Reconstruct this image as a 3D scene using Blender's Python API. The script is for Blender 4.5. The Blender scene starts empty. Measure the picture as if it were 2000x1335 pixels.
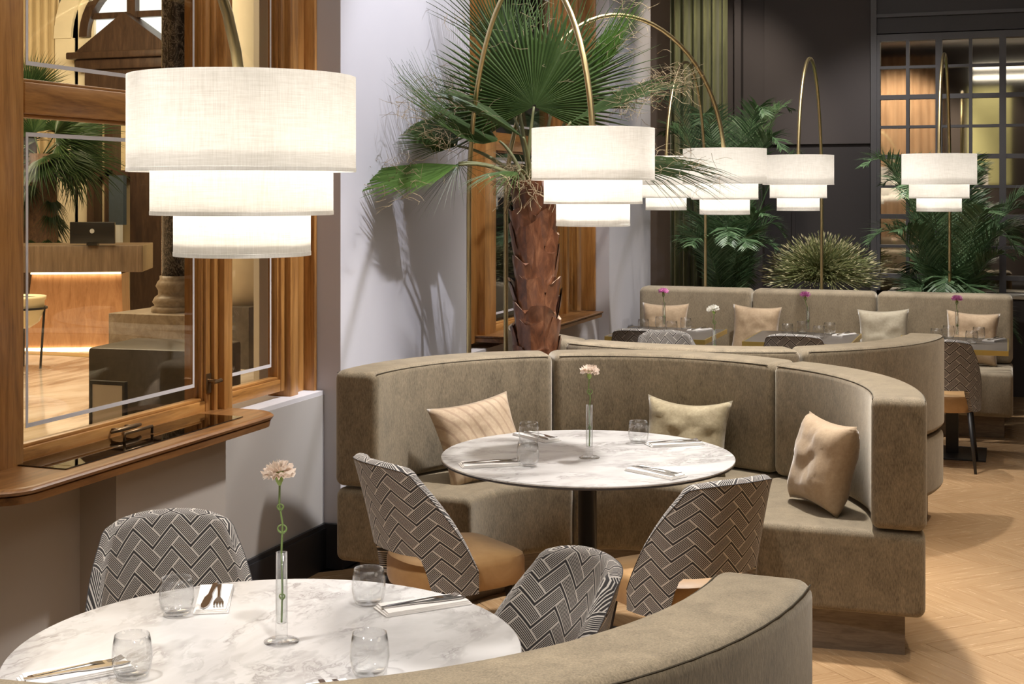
import bpy, bmesh, math, random
from mathutils import Vector, Matrix, noise
random.seed(7)
PI = math.pi
sc = bpy.context.scene
COL = sc.collection

# ------------------------------------------------------------------ camera, world, exposure, large lights
FPX, CX, HY, HC = 2700.0, 1000.0, 372.0, 1.78
YAW = math.atan(970 / FPX)
FW = (-math.sin(YAW), math.cos(YAW)); RT = (math.cos(YAW), math.sin(YAW))
cam = bpy.data.cameras.new('camera'); cam.sensor_width = 36; cam.lens = FPX / 2000 * 36
cam.shift_y = -(667.5 - HY) / 2000; cam.clip_end = 200; cam.clip_start = .05
co = bpy.data.objects.new('camera', cam); COL.objects.link(co)
co.location = (0, 0, HC); co.rotation_euler = (PI / 2, 0, YAW); sc.camera = co
vs = sc.view_settings
vs.view_transform = 'Standard'; vs.look = 'None'; vs.gamma = 1; vs.use_curve_mapping = False
vs.exposure = 0.68
w = bpy.data.worlds.new('world'); sc.world = w; w.use_nodes = True
w.node_tree.nodes['Background'].inputs[0].default_value = (.9, .92, 1, 1)
w.node_tree.nodes['Background'].inputs[1].default_value = .10
sc.cycles.max_bounces = 8; sc.cycles.transparent_max_bounces = 16
sc.cycles.caustics_reflective = False; sc.cycles.caustics_refractive = False
sc.cycles.sample_clamp_indirect = 6

def light(kind, name, loc, energy, color=(1, 1, 1), size=.2, target=None, spot=None, sy=None, blend=.6, parent=None):
    l = bpy.data.lights.new(name, kind); l.energy = energy; l.color = color
    if kind == 'AREA':
        l.size = size
        if sy: l.shape = 'RECTANGLE'; l.size_y = sy
    else: l.shadow_soft_size = size
    if kind == 'SPOT': l.spot_size = math.radians(spot); l.spot_blend = blend
    o = bpy.data.objects.new(name, l); COL.objects.link(o); o.location = loc
    if target is not None:
        o.rotation_euler = (Vector(target) - Vector(loc)).to_track_quat('-Z', 'Y').to_euler()
    if parent: o.parent = parent
    return o
WARM = (1, .86, .70); NEUT = (1, .95, .90); COOL = (.87, .89, 1)
light('AREA', 'ceiling_panel', (-1.2, 3.2, 4.4), 28, NEUT, 2.2, (-1.4, 3.4, 0), sy=3)
light('AREA', 'ceiling_panel', (-1.0, 7.6, 4.4), 44, NEUT, 2.2, (-1.2, 7.6, 0), sy=3)
light('AREA', 'ceiling_panel', (1.6, 4.0, 4.4), 24, WARM, 1.5, (1.0, 5.4, 0), sy=3)
light('SPOT', 'ceiling_spot', (-1.1, 5.9, 4.4), 270, COOL, .03, (-3.0, 6.9, 1.6), 52)
light('SPOT', 'ceiling_spot', (-1.0, 6.2, 4.4), 600, NEUT, .12, (-1.5, 5.45, .7), 64)
light('SPOT', 'ceiling_spot', (-2.5, 1.7, 4.4), 360, NEUT, .12, (-1.45, 2.9, .7), 54)
light('SPOT', 'ceiling_spot', (-1.3, 9.6, 4.4), 340, NEUT, .05, (-1.4, 10.5, .9), 66)
light('SPOT', 'ceiling_spot', (.9, 5.4, 4.4), 110, WARM, .06, (.7, 5.6, 0), 56)
light('SPOT', 'ceiling_spot', (1.0, 8.2, 4.4), 190, WARM, .05, (.3, 7.6, 0), 50)
light('SPOT', 'ceiling_spot', (-1.6, 9.3, 4.4), 90, COOL, .04, (-2.95, 11.3, 1.8), 40)
light('SPOT', 'ceiling_spot', (-.2, 1.5, 4.4), 240, NEUT, .10, (-.75, 2.3, 1.0), 44)  # added fill, brightens the top of the nearest booth
light('SPOT', 'ceiling_spot', (-1.6, 7.6, 4.4), 280, NEUT, .05, (-1.6, 8.0, .7), 60)
light('SPOT', 'ceiling_spot', (-.9, 11.2, 4.4), 170, NEUT, .06, (-1.0, 11.9, 1.2), 75)
light('SPOT', 'ceiling_spot', (-1.9, -1.0, 4.4), 420, WARM, .1, (-2.1, -2.8, 2.4), 80)  # added fill, lights the brown curtain for the mirror
light('SPOT', 'ceiling_spot', (-.35, -1.6, 4.4), 80, WARM, .1, (-.35, -2.9, 2.8), 60)
light('SPOT', 'ceiling_spot', (-1.9, 11.0, 4.4), 120, WARM, .06, (-2.7, 12.5, 2.0), 60)  # added fill, puts light on the olive curtain
# lobby behind the windows
light('AREA', 'lobby_panel', (-8.5, 9, 5.3), 330, (1, .78, .52), 5, (-8.5, 9, 0), sy=5)
light('AREA', 'lobby_panel', (-10, 13.6, 4.4), 200, (1, .80, .52), 4, (-12, 17, 2), sy=1)
light('SPOT', 'lobby_spot', (-9.2, 11.2, 5.2), 500, (1, .88, .7), .1, (-9.0, 10.8, 0), 60)

# ------------------------------------------------------------------ pixel helpers (layout numbers only)
def ray(px, py):
    u = (px - CX) / FPX
    return (FW[0] + u * RT[0], FW[1] + u * RT[1], -(py - HY) / FPX)
def at(px, py, Z):
    d = ray(px, py); return Vector((d[0] * Z, d[1] * Z, HC + d[2] * Z))
def on_z(px, py, z):
    d = ray(px, py); t = (z - HC) / d[2]; return Vector((d[0] * t, d[1] * t, z))

# ------------------------------------------------------------------ materials
MATS = {}
class NT:
    def __init__(s, name):
        s.m = bpy.data.materials.new(name); s.m.use_nodes = True
        s.t = s.m.node_tree; s.t.nodes.clear(); s.L = s.t.links
        s.out = s.n('ShaderNodeOutputMaterial')
    def n(s, k, **kw):
        x = s.t.nodes.new(k)
        for a, b in kw.items(): setattr(x, a, b)
        return x
    def link(s, a, b): s.L.new(a, b)
    def setin(s, node, key, val):
        i = node.inputs[key]
        if isinstance(val, bpy.types.NodeSocket): s.link(val, i)
        else:
            if isinstance(val, tuple) and len(val) == 3 and i.type == 'RGBA': val = val + (1,)
            i.default_value = val
    def math(s, op, a, b=0.0, c=None):
        x = s.n('ShaderNodeMath', operation=op); s.setin(x, 0, a); s.setin(x, 1, b)
        if c is not None: s.setin(x, 2, c)
        return x.outputs[0]
    def mix(s, f, a, b, bt='MIX'):
        x = s.n('ShaderNodeMix', data_type='RGBA', blend_type=bt)
        s.setin(x, 0, f); s.setin(x, 6, a); s.setin(x, 7, b); return x.outputs[2]
    def coord(s, kind='Object', scale=(1, 1, 1), rot=(0, 0, 0)):
        c = s.n('ShaderNodeTexCoord'); mp = s.n('ShaderNodeMapping')
        mp.inputs['Scale'].default_value = scale; mp.inputs['Rotation'].default_value = rot
        s.link(c.outputs[kind], mp.inputs[0]); return mp.outputs[0]
    def noise(s, vec, scale=5, detail=4, rough=.55, dist=0.0, out=0):
        x = s.n('ShaderNodeTexNoise'); s.link(vec, x.inputs['Vector'])
        x.inputs['Scale'].default_value = scale; x.inputs['Detail'].default_value = detail
        x.inputs['Roughness'].default_value = rough; x.inputs['Distortion'].default_value = dist
        return x.outputs[out]
    def ramp(s, f, *stops):
        x = s.n('ShaderNodeValToRGB'); s.link(f, x.inputs[0]); e = x.color_ramp.elements
        while len(e) < len(stops): e.new(.5)
        for k, (p, c) in enumerate(stops):
            e[k].position = p
            if not isinstance(c, tuple): c = (c, c, c)
            e[k].color = c + (1,) if len(c) == 3 else c
        return x.outputs[0]
    def bump(s, h, strength=.2, dist=.01):
        x = s.n('ShaderNodeBump'); x.inputs['Strength'].default_value = strength
        x.inputs['Distance'].default_value = dist; s.link(h, x.inputs['Height']); return x.outputs[0]
    def prin(s, color, rough=.6, **kw):
        p = s.n('ShaderNodeBsdfPrincipled'); s.setin(p, 'Base Color', color); s.setin(p, 'Roughness', rough)
        for a, b in kw.items(): s.setin(p, a.replace('_', ' '), b)
        s.link(p.outputs[0], s.out.inputs[0]); return p
def reg(name):
    def d(fn):
        t = NT(name); fn(t); MATS[name] = t.m; return fn
    return d
def plain(name, color, rough=.6, noise_amt=.12, nscale=20, **kw):
    t = NT(name); v = t.coord()
    n = t.noise(v, nscale, 4)
    c = t.mix(n, tuple(x * (1 - noise_amt) for x in color), tuple(min(1, x * (1 + noise_amt)) for x in color))
    t.prin(c, rough, **kw); MATS[name] = t.m; return t.m

def velvet(name, dark, light_):
    t = NT(name); v = t.coord(scale=(1, 1, .22))
    a = t.noise(v, 260, 3, .7)
    b = t.noise(t.coord(scale=(1, 1, .6)), 14, 5, .65, .6)
    f = t.math('ADD', t.math('MULTIPLY', a, .75), t.math('MULTIPLY', b, .45))
    col = t.ramp(f, (.38, dark), (.82, light_))
    t.prin(col, .8, Sheen_Weight=.45, Sheen_Roughness=.5, Sheen_Tint=(1, .93, .80, 1),
           Normal=t.bump(f, .25, .004)); MATS[name] = t.m
velvet('velvet', (.074, .055, .029), (.30, .237, .150))
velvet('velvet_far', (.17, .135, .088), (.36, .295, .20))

def wood(name, dark, mid, lite, scale, rough=.38, dist=1.2):
    t = NT(name); v = t.coord(scale=scale)
    n = t.noise(v, 6, 6, .6, dist); n2 = t.noise(v, 45, 3, .6, .2)
    f = t.math('ADD', t.math('MULTIPLY', n, .75), t.math('MULTIPLY', n2, .25))
    c = t.ramp(f, (.3, dark), (.5, mid), (.72, lite))
    t.prin(c, rough, Normal=t.bump(f, .12, .004), Coat_Weight=.25, Coat_Roughness=.25); MATS[name] = t.m
OD, OM, OL = (.15, .060, .014), (.40, .185, .048), (.58, .30, .092)
wood('oak_upright', OD, OM, OL, (3, 3, .25))
wood('oak_along', OD, OM, OL, (3, .25, 3))
wood('oak_ledge_shaded', (.07, .028, .008), (.20, .088, .026), (.32, .155, .05), (3, .25, 3))  # same oak darkened, shade on the ledge put into its colour
wood('plinth_wood', (.10, .07, .045), (.17, .125, .085), (.24, .18, .125), (1, 1, 8), .5)
wood('lobby_dark_wood', (.022, .011, .007), (.045, .024, .015), (.08, .045, .027), (2, 2, .3), .45)
wood('desk_wood', (.33, .15, .06), (.48, .24, .11), (.60, .33, .16), (2, 2, .4), .45)
wood('counter_wood', (.10, .065, .04), (.17, .115, .07), (.25, .17, .11), (3, 3, .2), .4)

@reg('floor_wood')
def _(t):
    oi = t.n('ShaderNodeObjectInfo'); g = t.n('ShaderNodeNewGeometry')
    r = t.math('FRACT', t.math('ADD', oi.outputs['Random'], g.outputs['Random Per Island']))
    uvn = t.n('ShaderNodeUVMap'); mp = t.n('ShaderNodeMapping'); mp.inputs['Scale'].default_value = (2.5, 34, 1)
    t.link(uvn.outputs[0], mp.inputs[0])
    cmb = t.n('ShaderNodeCombineXYZ'); t.link(t.math('MULTIPLY', r, 37), cmb.inputs[2])
    va = t.n('ShaderNodeVectorMath', operation='ADD'); t.link(mp.outputs[0], va.inputs[0]); t.link(cmb.outputs[0], va.inputs[1])
    n = t.noise(va.outputs[0], 1.6, 6, .6, .8)
    c = t.ramp(n, (.25, (.36, .215, .105)), (.55, (.46, .30, .16)), (.85, (.54, .37, .21)))
    c = t.mix(t.math('MULTIPLY', r, .34), c, (.36, .22, .11))
    t.prin(c, t.math('ADD', t.math('MULTIPLY', n, .15), .18), Normal=t.bump(n, .03, .002), Specular_IOR_Level=.5)
@reg('marble_white')
def _(t):
    v = t.coord(scale=(1.35, .75, 1), rot=(0, 0, .7))
    d = t.noise(v, 2.2, 5, .6, 0, 1)
    mx = t.mix(.35, v, d)
    w1 = t.noise(mx, 3.2, 8, .62, 1.5)
    vein = t.math('ABSOLUTE', t.math('SUBTRACT', w1, .5))
    f = t.ramp(vein, (.0, 0.), (.018, .6), (.06, 1.))
    n2 = t.noise(v, 5, 3, .5); msk = t.ramp(n2, (.42, 0.), (.56, 1.))
    ff = t.math('MAXIMUM', f, msk)
    soft = t.noise(v, 1.7, 4, .6, 2)
    base = t.ramp(soft, (.3, (.53, .515, .505)), (.6, (.63, .62, .61)))
    c = t.mix(ff, (.33, .315, .305), base)
    t.prin(c, .22, Specular_IOR_Level=.45)
@reg('marble_floor')
def _(t):
    v = t.coord(rot=(0, 0, .5), scale=(.9, .25, 1))
    n = t.noise(v, 2.4, 7, .6, 1.5)
    c = t.ramp(n, (.35, (.33, .24, .17)), (.48, (.62, .50, .38)), (.65, (.80, .70, .58)))
    t.prin(c, .12)
@reg('marble_black')
def _(t):
    n = t.noise(t.coord(scale=(1, 1, .6)), 12, 7, .7, 2.2)
    vein = t.math('ABSOLUTE', t.math('SUBTRACT', n, .5))
    t.prin(t.ramp(vein, (.0, (.42, .38, .35)), (.02, (.05, .045, .044)), (.12, (.018, .016, .016))), .12)
@reg('marble_stone')
def _(t):
    n = t.noise(t.coord(), 9, 7, .7, 1.5)
    t.prin(t.ramp(n, (.3, (.30, .24, .18)), (.7, (.62, .53, .42))), .3)
@reg('stone_dark')
def _(t):
    n = t.noise(t.coord(), 6, 8, .75, 1)
    t.prin(t.ramp(n, (.3, (.05, .042, .033)), (.7, (.11, .095, .075))), .35)
@reg('chair_weave')
def _(t):
    W = .0425
    uv = t.n('ShaderNodeUVMap'); sp = t.n('ShaderNodeSeparateXYZ'); t.link(uv.outputs[0], sp.inputs[0])
    k = .70711 / W
    a = t.math('MULTIPLY', t.math('ADD', sp.outputs[0], sp.outputs[1]), k)
    b = t.math('MULTIPLY', t.math('SUBTRACT', sp.outputs[1], sp.outputs[0]), k)
    a = t.math('ADD', a, 40.37); b = t.math('ADD', b, 40.11)
    i = t.math('FLOOR', a); j = t.math('FLOOR', b); fx = t.math('FRACT', a); fy = t.math('FRACT', b)
    m = t.math('FLOORED_MODULO', t.math('ADD', t.math('SUBTRACT', i, j), .1), 4); m = t.math('FLOOR', m)
    isV = t.math('GREATER_THAN', m, 1.5)
    lu = t.math('ADD', fx, m)                       # along, H
    lv = t.math('ADD', fy, t.math('SUBTRACT', 3, m))  # along, V
    def sel(h, v): return t.math('ADD', t.math('MULTIPLY', h, t.math('SUBTRACT', 1, isV)), t.math('MULTIPLY', v, isV))
    along = sel(lu, lv); across = sel(fy, t.math('SUBTRACT', 1, fx))   # across 0 = dark zigzag edge
    dark = t.math('LESS_THAN', across, .15)
    edge = t.math('MAXIMUM', t.math('LESS_THAN', t.math('ABSOLUTE', t.math('SUBTRACT', across, .175)), .042),
                  t.math('MAXIMUM', t.math('GREATER_THAN', across, .955),
                         t.math('MAXIMUM', t.math('LESS_THAN', along, .05), t.math('GREATER_THAN', along, 1.95))))
    st = t.math('GREATER_THAN', t.math('FRACT', t.math('MULTIPLY', t.math('SUBTRACT', across, .13), 9.6)), .64)
    lite = t.math('MULTIPLY', t.math('MAXIMUM', st, edge), t.math('SUBTRACT', 1, dark))
    n = t.noise(t.coord(), 300, 2)
    c = t.mix(lite, (.022, .019, .019), t.mix(n, (.42, .385, .35), (.58, .54, .49)))
    t.prin(c, .85, Normal=t.bump(lite, .25, .001), Sheen_Weight=.15)
def leatherish(name, a, b, r=.5):
    t = NT(name); n = t.noise(t.coord(), 9, 5, .6, .5)
    t.prin(t.ramp(n, (.3, a), (.7, b)), r, Normal=t.bump(t.noise(t.coord(), 160, 3), .08, .002), Sheen_Weight=.2); MATS[name] = t.m
leatherish('tan_leather', (.37, .205, .075), (.50, .30, .125))
def cushion(name, a, b, stripe=False):
    t = NT(name); n = t.noise(t.coord(), 60, 5, .7); n2 = t.noise(t.coord(), 4, 3, .5, .5)
    f = t.math('ADD', t.math('MULTIPLY', n, .5), t.math('MULTIPLY', n2, .5))
    c = t.ramp(f, (.35, a), (.65, b))
    if stripe:
        wv = t.n('ShaderNodeTexWave', wave_type='RINGS', rings_direction='SPHERICAL'); wv.inputs['Scale'].default_value = 7.5
        wv.inputs['Distortion'].default_value = 1.2; wv.inputs['Detail'].default_value = 1
        mp = t.n('ShaderNodeMapping'); mp.inputs['Location'].default_value = (.42, 0, .12)
        t.link(t.coord(), mp.inputs[0]); t.link(mp.outputs[0], wv.inputs[0])
        s_ = t.ramp(wv.outputs[1], (.80, 0.), (.92, 1.))
        c = t.mix(t.math('MULTIPLY', s_, .55), c, (.26, .165, .105))
    t.prin(c, .75, Sheen_Weight=.5, Sheen_Roughness=.4, Normal=t.bump(f, .3, .004)); MATS[name] = t.m
cushion('cushion_tan', (.35, .245, .15), (.49, .37, .24))
cushion('cushion_stripe', (.37, .265, .17), (.51, .395, .27), True)
cushion('cushion_olive', (.22, .175, .095), (.42, .355, .225))
cushion('cushion_sage', (.32, .275, .195), (.45, .40, .30))
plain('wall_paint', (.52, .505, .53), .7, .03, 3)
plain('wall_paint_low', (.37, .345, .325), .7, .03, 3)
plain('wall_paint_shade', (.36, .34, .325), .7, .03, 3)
plain('wall_dark', (.062, .052, .052), .75, .05, 3)
plain('wall_darker', (.030, .026, .028), .5, .05, 3)
plain('baseboard_black', (.022, .022, .026), .4, .1)
plain('ceiling_white', (.45, .43, .42), .8, .03)
plain('black_metal', (.018, .018, .02), .42, .1)
plain('table_edge', (.05, .045, .045), .5, .1)
plain('grey_top', (.115, .10, .09), .3, .25, 9)
plain('brass', (.60, .49, .26), .34, .06, 8, Metallic=1.0)
plain('brass_edge', (.62, .46, .14), .35, .08, 8, Metallic=.8)
plain('bronze', (.20, .13, .07), .35, .2, 30, Metallic=.9)
plain('steel', (.50, .48, .46), .2, .08, 30, Metallic=1.0)
plain('napkin', (.80, .77, .74), .85, .03, 60)
plain('lobby_cream', (.62, .50, .31), .6, .08, 2)
plain('lobby_ceiling', (.6, .5, .35), .8, .05)
plain('pale_panel', (.72, .68, .60), .6, .03, 2)
plain('lobby_white', (.75, .68, .52), .6, .12, 5)
plain('gold', (.55, .38, .13), .35, .2, 12, Metallic=.6)
plain('ivory', (.80, .70, .45), .35, .05)
plain('grid_metal', (.075, .072, .078), .45, .08)
plain('screen_black', (.012, .012, .012), .25, .1)
plain('logo_grey', (.4, .4, .38), .4, .1)
plain('poster_blue', (.05, .07, .09), .3, .2)
plain('poster_white', (.60, .62, .62), .4, .05)
plain('soil', (.035, .024, .016), .95, .3)
plain('pot_dark', (.05, .048, .05), .5, .1)
plain('pattern_inner', (.05, .045, .045), .8, .1)
plain('stem_green', (.22, .32, .10), .5, .2, 60)
plain('calyx_green', (.32, .44, .10), .5, .15, 60)
plain('fibre', (.30, .23, .13), .9, .2, 60)
plain('seam_dark', (.055, .043, .025), .8, .1)
plain('seed', (.50, .45, .26), .8, .2, 40)
plain('petiole', (.17, .17, .07), .5, .25, 20)
plain('green_panel', (.60, .62, .32), .6, .1, 6)  # pale green of the wall panel itself, no emission
plain('etched', (.62, .60, .62), .6, .03)
plain('gap_dark', (.02, .015, .012), .6, .1)
def leaf(name, a, b, c, tr=.12):
    t = NT(name); oi = t.n('ShaderNodeObjectInfo')
    n = t.noise(t.coord(), 6, 4, .6); g = t.n('ShaderNodeNewGeometry')
    f = t.math('ADD', t.math('MULTIPLY', n, .6), t.math('MULTIPLY', g.outputs['Random Per Island'], .4))
    col = t.ramp(f, (.25, a), (.5, b), (.8, c))
    p = t.prin(col, .42, Specular_IOR_Level=.4)
    tl = t.n('ShaderNodeBsdfTranslucent'); t.link(col, tl.inputs[0])
    mx = t.n('ShaderNodeMixShader'); mx.inputs[0].default_value = tr
    t.link(p.outputs[0], mx.inputs[1]); t.link(tl.outputs[0], mx.inputs[2]); t.link(mx.outputs[0], t.out.inputs[0]); MATS[name] = t.m
leaf('fan_leaf', (.034, .062, .016), (.060, .100, .026), (.11, .16, .06))
leaf('fan_leaf_bright', (.05, .105, .016), (.085, .165, .028), (.14, .24, .06), .2)
leaf('feather_leaf', (.035, .075, .030), (.075, .14, .06), (.17, .25, .13))
leaf('grass_leaf', (.09, .12, .035), (.20, .22, .085), (.40, .38, .20))
leaf('lobby_leaf', (.012, .03, .010), (.025, .05, .016), (.05, .08, .03))
leaf('petal_cream', (.86, .70, .58), (.92, .80, .70), (.95, .88, .80), .4)
leaf('petal_white', (.88, .85, .76), (.93, .91, .85), (.95, .94, .90), .4)
leaf('petal_pink', (.80, .25, .60), (.88, .42, .74), (.93, .60, .82), .4)
@reg('palm_bark')
def _(t):
    n = t.noise(t.coord(scale=(1, 1, .35)), 22, 6, .65, .8); g = t.n('ShaderNodeObjectInfo')
    c = t.ramp(n, (.3, (.075, .028, .015)), (.52, (.185, .070, .032)), (.75, (.37, .165, .08)))
    t.prin(c, .32, Normal=t.bump(n, .35, .006), Coat_Weight=.35, Coat_Roughness=.25)
plain('bark_rim', (.52, .36, .24), .6, .2, 40)
@reg('bark_brown')
def _(t):
    n = t.noise(t.coord(scale=(1, 1, .5)), 30, 6, .7, .8)
    t.prin(t.ramp(n, (.3, (.03, .015, .008)), (.7, (.14, .075, .035))), .8, Normal=t.bump(n, .6, .01))
@reg('lamp_fabric')
def _(t):
    v1 = t.coord(scale=(1, 1, .04)); v2 = t.coord(scale=(.04, .04, 1))
    n = t.math('ADD', t.math('MULTIPLY', t.noise(v1, 420, 3, .7), .5), t.math('MULTIPLY', t.noise(v2, 420, 3, .7), .5))
    c = t.ramp(n, (.36, (.72, .70, .66)), (.64, (.90, .885, .86)))
    d = t.n('ShaderNodeBsdfDiffuse'); t.link(c, d.inputs[0])
    tl = t.n('ShaderNodeBsdfTranslucent'); t.link(c, tl.inputs[0])
    mx = t.n('ShaderNodeMixShader'); mx.inputs[0].default_value = .5
    t.link(d.outputs[0], mx.inputs[1]); t.link(tl.outputs[0], mx.inputs[2])
    e = t.n('ShaderNodeEmission'); t.link(t.mix(1, c, (1, .95, .87), 'MULTIPLY'), e.inputs[0]); e.inputs[1].default_value = .10
    ad = t.n('ShaderNodeAddShader'); t.link(mx.outputs[0], ad.inputs[0]); t.link(e.outputs[0], ad.inputs[1])
    t.link(ad.outputs[0], t.out.inputs[0])
def emit(name, col, s):
    t = NT(name); e = t.n('ShaderNodeEmission'); e.inputs[0].default_value = col + (1,); e.inputs[1].default_value = s
    t.link(e.outputs[0], t.out.inputs[0]); MATS[name] = t.m
emit('lamp_bulb', (1, .93, .82), 6); emit('led_strip', (1, .80, .52), 9); emit('light_bar', (1, .93, .80), 3.0)
emit('window_glow', (1, .97, .88), 1.1)
def thin_glass(name, tint, ior=1.5, scale=1.0, rough=.01):
    t = NT(name); tr = t.n('ShaderNodeBsdfTransparent'); tr.inputs[0].default_value = tint + (1,)
    gl = t.n('ShaderNodeBsdfGlossy'); gl.inputs['Roughness'].default_value = rough
    fr = t.n('ShaderNodeFresnel'); gg = t.n('ShaderNodeNewGeometry')   # front and back faces of the thin wall reflect alike
    t.link(t.math('ADD', ior, t.math('MULTIPLY', gg.outputs['Backfacing'], 1 / ior - ior)), fr.inputs[0])
    mx = t.n('ShaderNodeMixShader'); t.link(t.math('MULTIPLY', fr.outputs[0], scale), mx.inputs[0])
    t.link(tr.outputs[0], mx.inputs[1]); t.link(gl.outputs[0], mx.inputs[2]); t.link(mx.outputs[0], t.out.inputs[0]); MATS[name] = t.m
thin_glass('window_glass', (.93, .94, .92), 1.45, 1.2)
thin_glass('tumbler_glass', (.99, .993, .993), 1.55, 1.4, .01)
thin_glass('water', (.98, .99, .985), 1.33, .6)
thin_glass('dark_glass', (.40, .36, .32), 1.5, 1.2)
@reg('mirror_bronze')
def _(t):
    t.prin((.72, .66, .56), .035, Metallic=1.0)
@reg('curtain_olive')
def _(t):
    n = t.noise(t.coord(scale=(1, 1, .1)), 40, 3)
    t.prin(t.ramp(n, (.3, (.085, .092, .035)), (.7, (.16, .17, .07))), .8, Sheen_Weight=.5)
@reg('curtain_brown')
def _(t):
    n = t.noise(t.coord(scale=(1, 1, .1)), 30, 3)
    t.prin(t.ramp(n, (.3, (.28, .18, .11)), (.7, (.55, .40, .26))), .8)
M = MATS

# ------------------------------------------------------------------ mesh helpers
def mesh_obj(name, verts, faces, mat, parent=None, smooth=False, uvs=None, mats=None, fmat=None, loc=None):
    me = bpy.data.meshes.new(name); me.from_pydata([tuple(v) for v in verts], [], faces)
    for m_ in (mats or [mat]): me.materials.append(M[m_] if isinstance(m_, str) else m_)
    if fmat:
        for p, k in zip(me.polygons, fmat): p.material_index = k
    if smooth:
        me.polygons.foreach_set('use_smooth', [True] * len(me.polygons))
    if uvs:
        l = me.uv_layers.new(name='UVMap')
        for p in me.polygons:
            for li, vi in zip(p.loop_indices, p.vertices): l.data[li].uv = uvs[vi]
    me.update()
    o = bpy.data.objects.new(name, me); COL.objects.link(o)
    if parent: o.parent = parent
    if loc is not None: o.location = loc
    return o
class MB:
    def __init__(s): s.v = []; s.f = []
    def add(s, v, f):
        b = len(s.v); s.v += [Vector(x) for x in v]; s.f += [tuple(b + i for i in q) for q in f]; return s
    def box(s, x0, x1, y0, y1, z0, z1):
        v = [(x, y, z) for x in (x0, x1) for y in (y0, y1) for z in (z0, z1)]
        return s.add(v, [(0, 1, 3, 2), (4, 6, 7, 5), (0, 4, 5, 1), (2, 3, 7, 6), (0, 2, 6, 4), (1, 5, 7, 3)])
    def prism(s, pts, z0, z1):          # plan polygon, counter-clockwise
        n = len(pts); v = [(x, y, z0) for x, y in pts] + [(x, y, z1) for x, y in pts]
        f = [tuple(range(n - 1, -1, -1)), tuple(range(n, 2 * n))] + [(i, (i + 1) % n, n + (i + 1) % n, n + i) for i in range(n)]
        return s.add(v, f)
    def lathe(s, prof, n=32, c=(0, 0, 0), closed=False):
        v = []; f = []; m = len(prof)
        for i in range(n):
            a = 2 * PI * i / n
            for r, z in prof: v.append((c[0] + r * math.cos(a), c[1] + r * math.sin(a), c[2] + z))
        for i in range(n):
            for j in range(m - 1 + (1 if closed else 0)):
                a, b = i * m + j, ((i + 1) % n) * m + j; a2, b2 = i * m + (j + 1) % m, ((i + 1) % n) * m + (j + 1) % m
                f.append((a, b, b2, a2))
        if not closed:
            if prof[0][0] > 1e-5: f.append(tuple(i * m for i in range(n - 1, -1, -1)))
            if prof[-1][0] > 1e-5: f.append(tuple(i * m + m - 1 for i in range(n)))
        return s.add(v, f)
    def tube(s, path, rad, n=8, cap=True):
        path = [Vector(p) for p in path]; N = len(path)
        if not hasattr(rad, '__len__'): rad = [rad] * N
        t0 = (path[1] - path[0]).normalized(); up = Vector((0, 0, 1)) if abs(t0.z) < .9 else Vector((1, 0, 0))
        u = t0.cross(up).normalized(); v = []; f = []
        for i, p in enumerate(path):
            t = (path[min(i + 1, N - 1)] - path[max(i - 1, 0)]).normalized()
            u = (u - t * u.dot(t)).normalized(); w_ = t.cross(u)
            for k in range(n):
                a = 2 * PI * k / n; v.append(p + (u * math.cos(a) + w_ * math.sin(a)) * rad[i])
        for i in range(N - 1):
            for k in range(n): f.append((i * n + k, i * n + (k + 1) % n, (i + 1) * n + (k + 1) % n, (i + 1) * n + k))
        if cap: f.append(tuple(range(n - 1, -1, -1))); f.append(tuple((N - 1) * n + k for k in range(n)))
        return s.add(v, f)
    def grid(s, fn, nu, nv):
        v = [fn(i / nu, j / nv) for i in range(nu + 1) for j in range(nv + 1)]
        f = [(i * (nv + 1) + j, (i + 1) * (nv + 1) + j, (i + 1) * (nv + 1) + j + 1, i * (nv + 1) + j + 1) for i in range(nu) for j in range(nv)]
        return s.add(v, f)
    def xf(s, m):
        s.v = [m @ x for x in s.v]; return s
    def build(s, name, mat, parent=None, smooth=False, **kw):
        return mesh_obj(name, s.v, s.f, mat, parent, smooth, **kw)
def bevel(o, wd=.004, seg=2, smooth=True):
    bm = bmesh.new(); bm.from_mesh(o.data)
    bmesh.ops.remove_doubles(bm, verts=bm.verts, dist=1e-5)
    ed = [e for e in bm.edges if len(e.link_faces) == 2 and e.calc_face_angle(0) > .6]
    bmesh.ops.bevel(bm, geom=ed, offset=wd, segments=seg, profile=.5, affect='EDGES')
    bm.to_mesh(o.data); bm.free()
    return o
def autosmooth(o, ang=.6):
    bm = bmesh.new(); bm.from_mesh(o.data)
    for fa in bm.faces: fa.smooth = True
    for e in bm.edges: e.smooth = not (len(e.link_faces) == 2 and e.calc_face_angle(0) > ang)
    bm.to_mesh(o.data); bm.free(); return o
def tag(o, label=None, cat=None, group=None, kind=None):
    if label: o['label'] = label
    if cat: o['category'] = cat
    if group: o['group'] = group
    if kind: o['kind'] = kind
    return o
def thing(name, label, cat, loc=(0, 0, 0), rz=0, group=None):
    o = bpy.data.objects.new(name, None); COL.objects.link(o); o.empty_display_size = .1
    o.location = loc; o.rotation_euler = (0, 0, rz); return tag(o, label, cat, group)
def copy_tree(o, parent=None):
    c = o.copy(); COL.objects.link(c); c.parent = parent
    for ch in list(o.children): copy_tree(ch, c)
    return c
def struct(name, mb, mat, parent=None, label=None, bv=0):
    o = mb.build(name, mat, parent)
    if bv: bevel(o, bv)
    if parent is None: o['kind'] = 'structure'
    if label: o['label'] = label
    return o
def bx(name, mat, parent, x0, x1, y0, y1, z0, z1, bv=0, label=None, cat=None, group=None, kind=None):
    o = MB().box(x0, x1, y0, y1, z0, z1).build(name, mat, parent)
    if bv: bevel(o, bv); autosmooth(o)
    return tag(o, label, cat, group, kind)

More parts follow.
